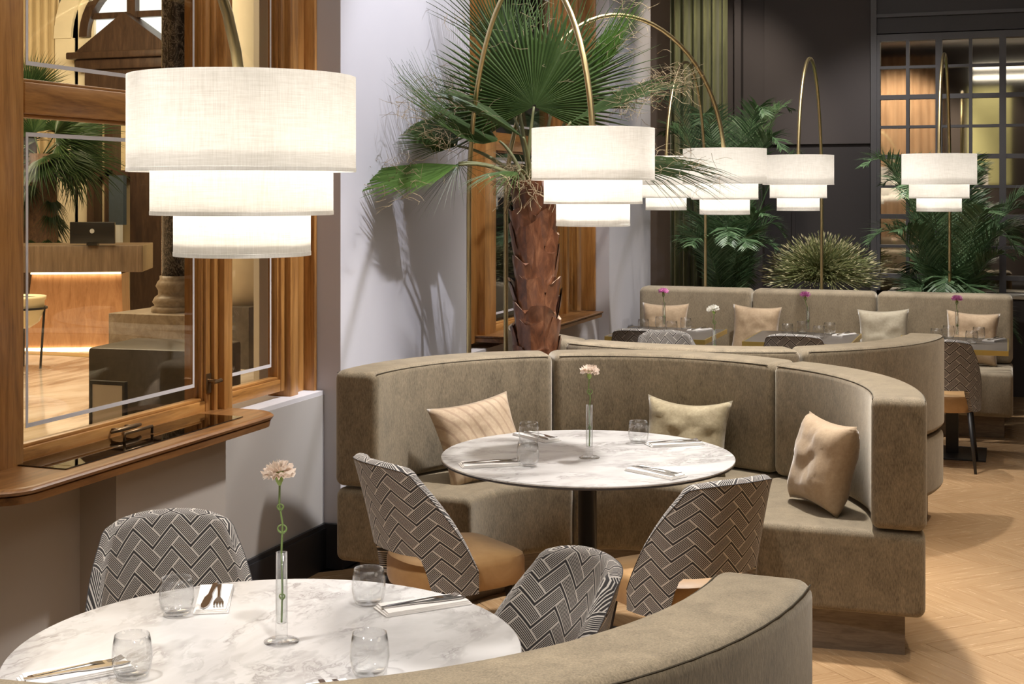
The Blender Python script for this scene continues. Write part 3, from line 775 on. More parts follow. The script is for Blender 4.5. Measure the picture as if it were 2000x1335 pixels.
def feather_frond(mb, pts, L, nleaf, rnd, wl=.011, side=None):
    """pinnate blade along polyline pts"""
    N = len(pts)
    mb.tube(pts, [.007 * (1 - .8 * k / (N - 1)) + .001 for k in range(N)], 5)
    for k in range(nleaf):
        t = .12 + .88 * k / nleaf; x = t * (N - 1); i = min(int(x), N - 2); p = pts[i].lerp(pts[i + 1], x - i); d = (pts[i + 1] - pts[i]).normalized()
        sd = d.cross(side or Vector((0, 0, 1)))
        if sd.length < .1: sd = d.cross(Vector((1, 0, 0)))
        sd.normalize(); up = sd.cross(d).normalized()
        ln = L * math.sin(PI * min(1, .18 + t * .80)) ** .7 * rnd.uniform(.85, 1.1) + .02
        for s in (-1, 1):
            dr = (d * .75 + sd * s * .9 + up * rnd.uniform(.1, .35)).normalized(); p1 = p + dr * ln * .5; p2 = p + dr * ln + Vector((0, 0, -.22 * ln * rnd.random()))
            wv = dr.cross(up).normalized() * wl / 2
            b = [p - wv * .5, p + wv * .5, p1 + wv + up * .003, p2, p1 - wv + up * .003]
            mb.add(b, [(0, 1, 2, 4), (4, 2, 3)])
def feather_palm(name, label, base, specs, mat='feather_leaf', L=.26, nleaf=46, pot=True, trunk=.25, wl=.013):
    pm_ = thing(name, label, 'palm', base); rnd = random.Random(hash(label) % 1 + len(label)); c0 = Vector((0, 0, trunk))
    for az, reach, rise, drop in specs:
        a = math.radians(az); pts = []
        for k in range(13):
            t = k / 12; r = reach * t; z = rise * math.sin(min(1, t * 1.0) * PI * .5) - drop * t ** 2.5
            pts.append(c0 + Vector((math.cos(a) * r, math.sin(a) * r, z)))
        m = MB(); feather_frond(m, pts, L * rnd.uniform(.85, 1.1), nleaf, rnd, wl); m.build('frond', mat, pm_)
    MB().tube([(0, 0, .3), (0, 0, trunk + .06)], [.07, .05], 10).build('trunk', 'bark_brown', pm_, True)
    MB().lathe([(0, 0), (.17, 0), (.20, .45), (.18, .45), (.17, .40), (0, .40)], 24).build('pot', 'pot_dark', pm_, True)
    return pm_

# the big fan palm between the booths
PZ = 7.2; pb_ = at(1046, 372, PZ); pbase = (pb_.x, pb_.y, 0)
tow = -Vector((FW[0], FW[1], 0))
G, GB = 'fan_leaf', 'fan_leaf_bright'
rt = Vector((RT[0], RT[1], 0)); upv = Vector((0, 0, 1))
A_ = lambda px, py, dz=0: at(px, py, PZ + dz)
fr = [
 (A_(1043, 208, .0), A_(1040, -25, .08), tow + upv * .15, 236, dict(join=.62, cup=.05, droop=.04, nseg=64, fib=30), G),
 (A_(1085, 185, .25), A_(1125, -50, .3), tow - rt * .25 + upv * .1, 190, dict(join=.36, cup=.1, droop=.06, nseg=56, fib=50), G),
 (A_(1005, 230, .25), A_(890, 60, .25), tow + rt * .4 + upv * .1, 180, dict(join=.34, cup=.05, droop=.03, nseg=56, fib=40), G),
 (A_(1022, 268, -.15), A_(842, 175, -.2), upv * .85 + rt * .55 + tow * .25, 40, dict(join=.8, fold=.8, nseg=20, droop=.03, fib=20, side=.5), G),
 (A_(975, 275, .0), A_(728, 158, -.1), upv * .85 + tow * .36 + rt * .30, 120, dict(join=.38, cup=.0, nseg=70, droop=-.18, fib=130, side=.35), G),
 (A_(893, 285, .1), A_(742, 205, .15), tow * .30 + upv * .8 + rt * .1, 150, dict(join=.45, cup=.05, nseg=60, droop=.06, fib=20), G),
 (A_(896, 322, -.25), A_(672, 366, -.45), upv * .88 + tow * .48, 66, dict(join=.66, cup=.05, nseg=36, droop=.02, fib=60, side=.55), GB),
 (A_(896, 318, -.2), A_(800, 430, -.3), tow * .4 - rt * .8, 110, dict(join=.06, cup=.1, nseg=12, droop=.05, fib=0), G),
 (A_(896, 318, -.15), A_(960, 400, -.2), tow, 170, dict(join=.05, cup=.1, nseg=11, droop=.05, fib=0), G),
 (A_(1115, 238, -.1), A_(1372, 138, -.1), upv * .85 + tow * .40, 36, dict(join=.62, fold=.5, nseg=34, droop=.08, fib=200, side=.5), G),
 (A_(1130, 185, .15), A_(1265, -25, .1), tow * .8 - rt * .6, 30, dict(join=.65, fold=.4, nseg=24, droop=.03, fib=50, side=.5), GB),
 (A_(1180, 318, .25), A_(1450, 322, .2), upv * .90 + tow * .38, 74, dict(join=.50, cup=.08, nseg=50, droop=.16, fib=50, side=.4), G),
 (A_(1010, 335, -.15), A_(930, 345, -.5), upv * .9 + tow * .3, 70, dict(join=.3, nseg=16, droop=.2, fib=10), G),
 (A_(990, 110, .35), A_(950, -130, .4), tow + rt * .5, 110, dict(join=.35, nseg=36, droop=.05, fib=20), G),
]
fan_palm('fan_palm', 'tall fan palm with shiny brown scaly trunk between the curved booths', pbase, A_(1045, 352), fr)

# feather palms and grass behind the rear banquette
specs = []
rnd = random.Random(11)
def mk(n, r0, r1, h0, h1, seed_):
    q = random.Random(seed_); return [(360 * k / n + q.uniform(-14, 14), q.uniform(r0, r1), q.uniform(h0, h1), q.uniform(.15, .5)) for k in range(n)]
fl = at(1420, 372, 11.9); frp = at(1855, 372, 11.1); fg = at(1607, 372, 11.85)
feather_palm('feather_palm', 'feathery palm in front of the olive curtain and dark wall', (fl.x, fl.y, 0),
             mk(13, .50, .66, 1.55, 2.35, 2) + mk(12, .40, .64, .6, 1.2, 4), L=.30, trunk=.65, wl=.013, nleaf=60)
feather_palm('feather_palm', 'large feathery palm in front of the mirror grid', (frp.x, frp.y, 0),
             mk(15, .55, .76, .95, 1.75, 6) + mk(15, .40, .74, .3, 1.1, 9), L=.30, trunk=.62, wl=.013, nleaf=60)
gp = thing('grass_bush', 'round bushy grass plant between the two feathery palms', 'plant', (fg.x, fg.y, 0))
gm = MB(); q = random.Random(5)
for k in range(1500):
    a = q.uniform(0, 2 * PI); el = math.acos(q.uniform(-.15, 1)); R = .46 * q.uniform(.75, 1.06)
    d = Vector((math.sin(el) * math.cos(a), math.sin(el) * math.sin(a), math.cos(el)))
    s = d * .05 * q.random(); c1 = d * R * .55 + Vector((0, 0, .06)); e = d * R + Vector((q.uniform(-.05, .05), q.uniform(-.05, .05), q.uniform(-.03, .05)))
    sd = d.cross(Vector((q.uniform(-1, 1), q.uniform(-1, 1), q.uniform(-1, 1)))).normalized() * .0035
    gm.add([s - sd, s + sd, c1 - sd, c1 + sd, e - sd * .5, e + sd * .5], [(0, 1, 3, 2), (2, 3, 5, 4)])
    for h in range(4):
        f_ = c1.lerp(e, h / 4 + .1); o_ = d.cross(sd).normalized() * (1 if h % 2 else -1) * .014 + d * .022
        gm.add([f_ - sd, f_ + sd, f_ + o_], [(0, 1, 2)])
sh = MB()
for k in range(700):
    a = q.uniform(0, 2 * PI); el = math.acos(q.uniform(-.1, 1)); d = Vector((math.sin(el) * math.cos(a), math.sin(el) * math.sin(a), math.cos(el))); R = .46 * q.uniform(.85, 1.12)
    p = d * R; sd = d.cross(Vector((q.uniform(-1, 1), q.uniform(-1, 1), .3))).normalized() * .005
    sh.add([p - d * .03, p - sd, p + d * .02, p + sd], [(0, 1, 2, 3)])
sh.xf(Matrix.Translation((0, 0, 1.0)) @ Matrix.Diagonal((1.08, 1.08, .86, 1)))
tag(sh.build('seed_heads', 'seed', gp), kind='stuff')
gm.xf(Matrix.Translation((0, 0, 1.0)) @ Matrix.Diagonal((1.08, 1.08, .86, 1)))
tag(gm.build('blades', 'grass_leaf', gp), kind='stuff')
MB().lathe([(0, 0), (.18, 0), (.22, .76), (.20, .76), (.19, .70), (0, .70)], 24).build('pot', 'pot_dark', gp, True)

# lobby palm
lp = at(80, 400, 17.6); lpt = at(90, 300, 17.6)
lb = thing('lobby_palm', 'dark shaggy palm tree standing in the lobby', 'palm', (lp.x, lp.y, 0))
MB().tube([(0, 0, .05), (0, 0, 1.0), (.02, 0, lpt.z)], [.24, .22, .16], 14).build('trunk', 'bark_brown', lb, True)
q = random.Random(8)
for k in range(20):
    a = q.uniform(0, 2 * PI); el = q.uniform(-.5, .9); d = Vector((math.cos(a) * math.cos(el), math.sin(a) * math.cos(el), math.sin(el)))
    h = Vector((0, 0, lpt.z)) + d * .40; m = MB(); fan_mesh(m, frame_to(h, d, upv * .7 + tow * .8), q.uniform(.55, .78), 190, 30, .4, .15, .25, k)
    m.tube([(0, 0, lpt.z - .05), h], .008, 5); m.build('frond', 'lobby_leaf', lb)
for k in range(26):
    a = q.uniform(0, 2 * PI); z = q.uniform(.75, lpt.z - .2); d = Vector((math.cos(a) * .5, math.sin(a) * .5, -.8))
    h = Vector((math.cos(a) * .15, math.sin(a) * .15, z + .2)); m = MB(); fan_mesh(m, frame_to(h, d, Vector((math.cos(a), math.sin(a), .5))), q.uniform(.42, .60), 120, 16, .35, .1, .1, k)
    m.build('hanging_frond', 'lobby_leaf', lb)
lq = at(55, 130, 18.3)
lb2 = thing('lobby_palm', 'palm crown peeking above the window transom in the lobby', 'palm', (lq.x, lq.y, 0))
MB().tube([(0, 0, .05), (0, 0, 3.0)], [.16, .10], 12).build('trunk', 'bark_brown', lb2, True)
for k in range(9):
    a = q.uniform(0, 2 * PI); d = Vector((math.cos(a) * .5, math.sin(a) * .5, q.uniform(.5, 1))).normalized()
    h = Vector((0, 0, 3.0)) + d * .1; m = MB(); fan_mesh(m, frame_to(h, d, tow), q.uniform(.40, .65), 120, 22, .35, .1, .05, k); m.build('frond', 'lobby_leaf', lb2)

# ------------------------------------------------------------------ upholstery
def rrect(r0, r1, z0, z1, c, seg=5):
    c = max(c, .0015); p = []
    for (cx_, cz_, a0) in ((r1 - c, z0 + c, -90), (r1 - c, z1 - c, 0), (r0 + c, z1 - c, 90), (r0 + c, z0 + c, 180)):
        for k in range(seg + 1): a = math.radians(a0 + 90 * k / seg); p.append((cx_ + c * math.cos(a), cz_ + c * math.sin(a)))
    return p
def sweep(name, mat, parent, mapf, s0, s1, er_s, r0, r1, z0, z1, cr, er, n, puff=0.0):
    """rounded block swept along s; er = end rounding radius, er_s = same in s units"""
    st = []; K = 5
    for k in range(K): a = PI / 2 * k / K; st.append((s0 + er_s * (1 - math.sin(a)) , er * (1 - math.cos(PI / 2 - a)) if False else er * (1 - math.sin(a)) * 0))
    st = []
    for k in range(K + 1):
        a = PI / 2 * k / K; st.append((s0 + er_s * (1 - math.cos(a)), er * (1 - math.sin(a))))
    for k in range(1, n): st.append((s0 + er_s + (s1 - s0 - 2 * er_s) * k / n, 0))
    for k in range(K, -1, -1):
        a = PI / 2 * k / K; st.append((s1 - er_s * (1 - math.cos(a)), er * (1 - math.sin(a))))
    v = []; f = []
    for s, ins in st:
        t = (s - s0) / (s1 - s0); b = puff * math.sin(PI * min(max(t, 0), 1)) ** .5 if puff else 0
        pr = rrect(r0 + ins, r1 - ins, z0 + ins, z1 - ins + b, max(cr - ins * .6, .004))
        v += [mapf(s, r, z) for r, z in pr]
    m = len(pr)
    for i in range(len(st) - 1):
        for k in range(m): f.append((i * m + k, (i + 1) * m + k, (i + 1) * m + (k + 1) % m, i * m + (k + 1) % m))
    f.append(tuple(range(m))); f.append(tuple((len(st) - 1) * m + k for k in range(m - 1, -1, -1)))
    o = mesh_obj(name, v, f, mat, parent, True)
    bm = bmesh.new(); bm.from_mesh(o.data); bmesh.ops.recalc_face_normals(bm, faces=bm.faces); bm.to_mesh(o.data); bm.free()
    return autosmooth(o, .9)
def booth(label, cx_, cy_, flip, mat='velvet'):
    t = thing('curved_banquette', label, 'banquette', (cx_, cy_, 0), PI if flip else 0, None)
    mp = lambda s, r, z: (r * math.cos(s), r * math.sin(s), z)
    RO, RI = 1.24, 1.035; gp_ = .004
    for k in range(3):
        a0, a1 = k * PI / 3 + gp_, (k + 1) * PI / 3 - gp_
        sweep('seat_cushion', mat, t, mp, a0, a1, .035, .60, RO - .005, .165, .485, .035, .03, 20)
        b = sweep('back_cushion', mat, t, mp, a0, a1, .035, RI, RO, .492, .995, .035, .035, 20, .006)
        sm = MB(); sm.tube([mp(a0 + .022 + (a1 - a0 - .044) * i / 16, RI + .006, .985) for i in range(17)], .0022, 5)
        sm.build('seam', 'seam_dark', b)
        sm = MB(); sm.tube([mp(a0 + .022 + (a1 - a0 - .044) * i / 16, RO - .006, .985) for i in range(17)], .0018, 5)
        sm.build('seam', 'seam_dark', b)
    v = []
    N = 40; mbp = MB(); f = []
    for i in range(N + 1):
        a = .085 + (PI - .17) * i / N
        for r, z in ((.68, 0), (1.16, 0), (1.16, .165), (.68, .165)): v.append(mp(a, r, z))
    for i in range(N):
        for k in range(4): f.append((4 * i + k, 4 * i + 4 + k, 4 * i + 4 + (k + 1) % 4, 4 * i + (k + 1) % 4))
    f += [(0, 1, 2, 3), (4 * N + 3, 4 * N + 2, 4 * N + 1, 4 * N)]
    o = mesh_obj('plinth', v, f, 'plinth_wood', t)
    bm = bmesh.new(); bm.from_mesh(o.data); bmesh.ops.recalc_face_normals(bm, faces=bm.faces); bm.to_mesh(o.data); bm.free()
    return t
B1 = (-1.61, 2.86); B2 = (-1.53, 5.40); B3 = (-1.57, 7.95)
booth('nearest curved booth, only its velvet back shows at the bottom right', *B1, True)
booth('middle curved taupe velvet booth around the marble table', *B2, False)
booth('farther curved velvet booth seen from behind, beyond the middle one', *B3, True)
# straight rear banquette
rb = thing('straight_banquette', 'long straight taupe velvet banquette along the rear', 'banquette', (0, 0, 0))
ms = lambda s, r, z: (s, r, z)
for a, b in ((-2.83, -1.92), (-1.91, -.96), (-.95, .03)):
    sweep('seat_cushion', 'velvet_far', rb, ms, a, b, .03, 10.42, 11.14, .165, .485, .035, .03, 6)
    sweep('back_cushion', 'velvet_far', rb, ms, a, b, .045, 10.92, 11.14, .49, 1.0, .04, .045, 6)
bx('plinth', 'plinth_wood', rb, -2.8, -.03, 10.55, 11.1, 0, .165)

def pillow(label, loc, rz, tilt, w_=.42, h_=.42, T=.09, mat='cushion_tan', group=None, roll=0, seed_=0, sag=0):
    N = 22; v = []; f = []; rnd_ = seed_ * 3.7
    for side in (1, -1):
        for i in range(N + 1):
            for j in range(N + 1):
                x = -1 + 2 * i / N; y = -1 + 2 * j / N
                th = T * (max(0, (1 - x ** 4)) * max(0, (1 - y ** 4))) ** .55
                X = x * w_ / 2 * (1 - .10 * (1 - y * y)); Z = y * h_ / 2 * (1 - .10 * (1 - x * x)) - sag * (1 - x * x) * (y > 0) * y
                nz = noise.noise(Vector((x * 2.2 + rnd_, y * 2.2, side * 1.3))) * .016 * (1 - x ** 4) * (1 - y ** 4)
                nz += noise.noise(Vector((x * 6 + rnd_, y * 6, side))) * .006 * (1 - x ** 4) * (1 - y ** 4)
                v.append((X, side * (th + nz), Z))
    n1 = (N + 1) ** 2
    for i in range(N):
        for j in range(N):
            a = i * (N + 1) + j; q = (a, a + N + 1, a + N + 2, a + 1); f.append(q[::-1]); f.append(tuple(n1 + k for k in q))
    o = mesh_obj('cushion', v, f, mat, None, True)
    bm = bmesh.new(); bm.from_mesh(o.data); bmesh.ops.remove_doubles(bm, verts=bm.verts, dist=1e-4); bmesh.ops.recalc_face_normals(bm, faces=bm.faces); bm.to_mesh(o.data); bm.free()
    for e_ in (): pass
    o.matrix_world = Matrix.Translation(loc) @ Matrix.Rotation(rz, 4, 'Z') @ Matrix.Rotation(tilt, 4, 'X') @ Matrix.Rotation(roll, 4, 'Y')
    return tag(o, label, 'cushion', group)
def in_booth(c, ang, r, z):
    a = math.radians(ang); return (c[0] + r * math.cos(a), c[1] + r * math.sin(a), z)
g = 'cushions in the middle curved booth'
pillow('tan cushion with curved brown stripes at the left of the middle booth', in_booth(B2, 149, .84, .652), math.radians(50), -.42, .43, .385, .07, 'cushion_stripe', g, roll=-.12, seed_=1)
pillow('olive green cushion at the back of the middle booth', in_booth(B2, 82, .90, .650), math.radians(-9), -.28, .42, .35, .075, 'cushion_olive', g, seed_=2, sag=.02)
pillow('plain tan cushion at the right end of the middle booth', in_booth(B2, 23, .885, .668), math.radians(-52), -.24, .37, .37, .085, 'cushion_tan', g, roll=.02, seed_=3)
g = 'cushions on the rear straight banquette'
for px, mt, lb_, rl, sd in ((1298, 'cushion_tan', 'sand cushion at the far left of the rear banquette', 0, 4), (1476, 'cushion_tan', 'sand cushion left of centre on the rear banquette', .04, 5),
                        (1726, 'cushion_sage', 'sage green cushion on the rear banquette', -.04, 6), (1898, 'cushion_tan', 'sand cushion at the right end of the rear banquette', .05, 7)):
    p = at(px, 372, 10.9); p *= 10.80 / p.y
    pillow(lb_, (p.x, 10.80, .685), 0, -.18, .38, .40, .065, mt, g, roll=rl, seed_=sd)

# ------------------------------------------------------------------ chairs
def make_chair():
    t = thing('dining_chair', '', 'chair', (0, 0, 0))
    # seat
    def plan(s):       # rounded plan outline of seat, front +y
        pts = []
        for k in range(48):
            a = 2 * PI * k / 48; c, s_2 = math.cos(a), math.sin(a)
            n_ = 5.5 if s_2 > 0 else 2.5
            r = (abs(c) ** n_ + abs(s_2) ** n_) ** (-1 / n_)
            pts.append((.207 * s * r * c, (.235 if s_2 > 0 else .215) * s * r * s_2 + .020))
        return pts
    prof = [(.90, .370), (.97, .378), (1.0, .40), (1.0, .455), (.975, .474), (.92, .482), (.5, .487)]
    v = []; f = []
    for s, z in prof: v += [(x, y, z - (.0 if y > 0 else 0)) for x, y in plan(s)]
    m = 48
    for i in range(len(prof) - 1):
        for k in range(m): f.append((i * m + k, i * m + (k + 1) % m, (i + 1) * m + (k + 1) % m, (i + 1) * m + k))
    f.append(tuple(range(m - 1, -1, -1))); f.append(tuple((len(prof) - 1) * m + k for k in range(m)))
    autosmooth(mesh_obj('seat', v, f, 'tan_leather', t, True), .7)
    # shell
    NU, NV = 60, 22; AM = 86
    def zt(ph):
        c = math.cos(math.radians(ph)); c0 = math.cos(math.radians(42))
        q = 1 - c / c0
        if q < 0: q = 0
        z = .838 - .395 * min(1, q) ** .95
        return z - .030 * min(1, abs(ph) / 46) ** 3
    def zb(ph):
        a = abs(ph); q = min(1, max(0, (a - 38) / 12)); q = q * q * (3 - 2 * q); e = 0
        return .520 - .140 * q
    def shell(off):
        out = []; uv = []
        for i in range(NU + 1):
            ph = -AM + 2 * AM * i / NU; pr = math.radians(ph)
            z1, z0 = zt(ph), zb(ph)
            if z1 < z0 + .03: z1 = z0 + .03
            for j in range(NV + 1):
                z = z0 + (z1 - z0) * j / NV; h = (z - .45) / .4
                n_ = 2.5; s_, c_ = math.sin(pr), math.cos(pr)
                rr = (abs(s_) ** n_ + abs(c_) ** n_) ** (-1 / n_)
                rx = .205 + .018 * max(0, h) + off; ry = .215 + off
                top = max(0, (j / NV - .9)) * off * 0
                x = rx * rr * s_; y = -ry * rr * c_ + .015 - .11 * max(0, h) ** 1.2 * max(0, c_) - .035 * max(0, -h) * 0
                out.append(Vector((x, y, z))); uv.append((pr * .235 + .3, z * 1.02))
        return out, uv
    o_, uo = shell(.030); i_, ui = shell(-.012); K = len(o_); fs = []
    idx = lambda i, j: i * (NV + 1) + j
    for i in range(NU):
        for j in range(NV):
            fs.append((idx(i, j), idx(i + 1, j), idx(i + 1, j + 1), idx(i, j + 1)))
            fs.append((K + idx(i, j), K + idx(i, j + 1), K + idx(i + 1, j + 1), K + idx(i + 1, j)))
        fs.append((idx(i, 0), K + idx(i, 0), K + idx(i + 1, 0), idx(i + 1, 0)))
    for j in range(NV):
        fs.append((idx(0, j), idx(0, j + 1), K + idx(0, j + 1), K + idx(0, j)))
        fs.append((idx(NU, j), K + idx(NU, j), K + idx(NU, j + 1), idx(NU, j + 1)))
    # rounded rim over the top edge
    rim = []; ru = []
    for i in range(NU + 1):
        a_, c_ = o_[idx(i, NV)], i_[idx(i, NV)]; up = Vector((0, 0, 1)); ph = abs(-AM + 2 * AM * i / NU)
        if ph > 35: up = Vector((0, .5, 1)).normalized()
        for k in (1, 2, 3): t_ = k / 4; rim.append(a_.lerp(c_, t_) + up * .014 * math.sin(PI * t_)); ru.append((uo[idx(i, NV)][0], uo[idx(i, NV)][1] + .011 * k))
    b0 = 2 * K
    for i in range(NU):
        ch = lambda ii: [idx(ii, NV), b0 + 3 * ii, b0 + 3 * ii + 1, b0 + 3 * ii + 2, K + idx(ii, NV)]
        A2, B2_ = ch(i), ch(i + 1)
        for k in range(4): fs.append((A2[k], B2_[k], B2_[k + 1], A2[k + 1]))
    fs.append((idx(0, NV), b0, b0 + 1, b0 + 2, K + idx(0, NV))); e0 = b0 + 3 * NU
    fs.append((K + idx(NU, NV), e0 + 2, e0 + 1, e0, idx(NU, NV)))
    o_ += []; b = mesh_obj('backrest', o_ + i_ + rim, fs, 'chair_weave', t, True, uvs=uo + ui + ru); autosmooth(b, .8)
    pp_ = [(o_[idx(i, NV)] + i_[idx(i, NV)]) / 2 + Vector((0, 0, .001)) for i in range(NU + 1)]
    MB().tube([o_[idx(i, NV)] for i in range(NU + 1)], .0016, 5).build('piping', 'pattern_inner', b, True)
    for sx, sy in ((-1, -1), (1, -1), (-1, 1), (1, 1)):
        MB().tube([(sx * .165, sy * .155 + .01, .375), (sx * .205, sy * .215 + .01, 0)], [.015, .009], 10).build('leg', 'black_metal', t, True)
    return t
chair0 = make_chair(); used = [False]
def place_chair(x, y, face, label, group=None):
    c = copy_tree(chair0) if used[0] else chair0; used[0] = True
    c.location = (x, y, 0); c.rotation_euler = (0, 0, math.radians(face - 90)); tag(c, label, 'chair', group); return c
g1, g2, g3 = 'chairs at the nearest table', 'chairs at the middle table', 'chairs at the rear tables'
place_chair(-2.12, 3.21, -52, 'herringbone woven chair by the wall below the window ledge', g1)
place_chair(-1.205, 3.20, -134, 'herringbone woven chair at the right side of the nearest table', g1)
place_chair(-1.92, 4.62, 54, 'tan seated herringbone chair at the left of the middle table', g2)
place_chair(-1.055, 4.66, 141, 'tan seated herringbone chair at the right of the middle table', g2)
place_chair(-2.36, 9.36, 90, 'chair back in front of the left rear table', g3)
place_chair(-1.32, 9.36, 90, 'chair back in front of the middle rear table', g3)
place_chair(-.40, 9.36, 90, 'tan seated chair in front of the right rear table, standing on parquet', g3)
place_chair(-2.02, 8.75, -60, 'bluish lit chair top just behind the farther curved booth', g3)

# ------------------------------------------------------------------ tables
def round_table(x, y, label, rot=0):
    t = thing('round_table', label, 'table', (x, y, 0), rot)
    MB().lathe([(0, .7405), (.565, .7405), (.570, .743), (.570, .748), (.568, .75), (0, .75)], 128).build('tabletop', 'marble_white', t)
    MB().lathe([(0, .729), (.545, .729), (.569, .736), (.569, .7404), (0, .7404)], 128).build('underside', 'table_edge', t)
    MB().lathe([(.036, .02), (.036, .70), (.12, .712), (.12, .728)], 28).build('column', 'black_metal', t, True)
    MB().lathe([(0, 0), (.26, 0), (.262, .006), (.25, .016), (.05, .022), (0, .022)], 64).build('base', 'black_metal', t)
    return t
T1 = (-1.565, 2.735); T2 = (-1.545, 5.17); T3 = (-1.66, 8.10)
round_table(*T1, 'nearest round white marble table in the lower left')
round_table(*T2, 'round white marble table inside the middle curved booth', 2.1)
round_table(*T3, 'round table hidden inside the farther curved booth', 1.0)
def sq_table(x, y, label):
    t = thing('square_table', label, 'table', (x, y, 0))
    bx('tabletop', 'grey_top', t, -.352, .352, -.392, .392, .722, .75)
    e = MB().box(-.36, .36, -.40, -.392, .718, .7505).box(-.36, .36, .392, .40, .718, .7505).box(-.36, -.352, -.392, .392, .718, .7505).box(.352, .36, -.392, .392, .718, .7505)
    e.build('edge_band', 'brass_edge', t)
    bx('column', 'black_metal', t, -.04, .04, -.04, .04, .012, .72); bx('base', 'black_metal', t, -.22, .22, -.24, .24, 0, .012, .002)
for k, (xx, lb_) in enumerate(((-2.33, 'left rear square table with brass edge'), (-1.355, 'middle rear square table with brass edge'), (-.36, 'right rear square table with brass edge'))):
    sq_table(xx, 9.82, lb_)

# ------------------------------------------------------------------ table things
def make_glass():
    t = MB().lathe([(0, .001), (.028, .001), (.033, .004), (.039, .018), (.0425, .040), (.041, .062), (.0365, .090), (.0355, .090), (.0395, .062), (.0410, .040), (.0375, .020), (.031, .009), (0, .008)], 40)
    o = t.build('water_glass', 'tumbler_glass', None, True); return o
glass0 = make_glass(); gu = [0]
TZ = .7508
def put_glass(p, label, group):
    o = glass0.copy() if gu[0] else glass0
    if gu[0]: COL.objects.link(o)
    gu[0] = 1; o.location = (p[0], p[1], TZ); tag(o, label, 'glass', group); return o
def make_napkin():
    v = MB()
    for k in range(3):
        z0 = k * .0035; ins = .003 * k
        v.add([(-.115 + ins, -.042, z0), (.115 - ins, -.042 + ins, z0), (.115 - ins, .042 - ins, z0), (-.115 + ins * 2, .042, z0),
               (-.115 + ins, -.042, z0 + .003), (.115 - ins, -.042 + ins, z0 + .0032), (.115 - ins, .042 - ins, z0 + .003), (-.115 + ins * 2, .042, z0 + .0034)],
              [(3, 2, 1, 0), (4, 5, 6, 7), (0, 1, 5, 4), (1, 2, 6, 5), (2, 3, 7, 6), (3, 0, 4, 7)])
    o = v.build('napkin', 'napkin'); return o
def extr(outline, z):   # outline list of (x, halfwidth, z)
    v = []; f = []
    for x, w_, zz in outline: v += [(x, -w_, zz), (x, w_, zz), (x, w_, zz + z), (x, -w_, zz + z)]
    for i in range(len(outline) - 1):
        for k in range(4): f.append((4 * i + k, 4 * i + 4 + k, 4 * i + 4 + (k + 1) % 4, 4 * i + (k + 1) % 4))
    f += [(0, 1, 2, 3), tuple(4 * len(outline) - 4 + k for k in (3, 2, 1, 0))]; return v, f
def make_fork():
    m = MB(); m.add(*extr([(-.10, .005, 0), (-.09, .0055, .001), (-.02, .0028, .003), (.03, .0028, .004), (.045, .009, .002), (.06, .0125, .0), (.068, .0125, .0)], .0022))
    for k in range(4):
        y = -.0105 + k * .007; a, b = extr([(.068, .0018, 0), (.085, .0016, 0), (.103, .0010, .005)], .002); m.add([(p[0], p[1] + y, p[2]) for p in a], b)
    return m.build('fork', 'steel')
def make_knife():
    m = MB(); m.add(*extr([(-.11, .0055, 0), (-.10, .0065, 0), (-.01, .0045, .001), (.0, .006, .001), (.02, .0095, .001), (.08, .010, .001), (.10, .007, .001), (.11, .001, .001)], .0026))
    return m.build('knife', 'steel')
nk0, fk0, kn0 = make_napkin(), make_fork(), make_knife(); nu_ = [0]
def setting(p, deg, where, group, spread=.016, fork=True, knife=True, rev=False):
    a = math.radians(deg)
    for src, off, tw, z, nm in ((nk0, 0, 0, 0, 'white folded napkin'), (fk0, spread, .05, .0108, 'steel fork'), (kn0, -spread * .9, -.07, .0108, 'steel knife')):
        o = src.copy() if nu_[0] else src
        if nu_[0]: COL.objects.link(o)
        o.location = (p[0] - math.sin(a) * off, p[1] + math.cos(a) * off, TZ + z); o.rotation_euler = (0, 0, a + tw)
        tag(o, nm + (' on the napkin ' if z else ' ') + where, nm.split()[-1], group + ' ' + nm.split()[-1] + 's')
    nu_[0] = 1
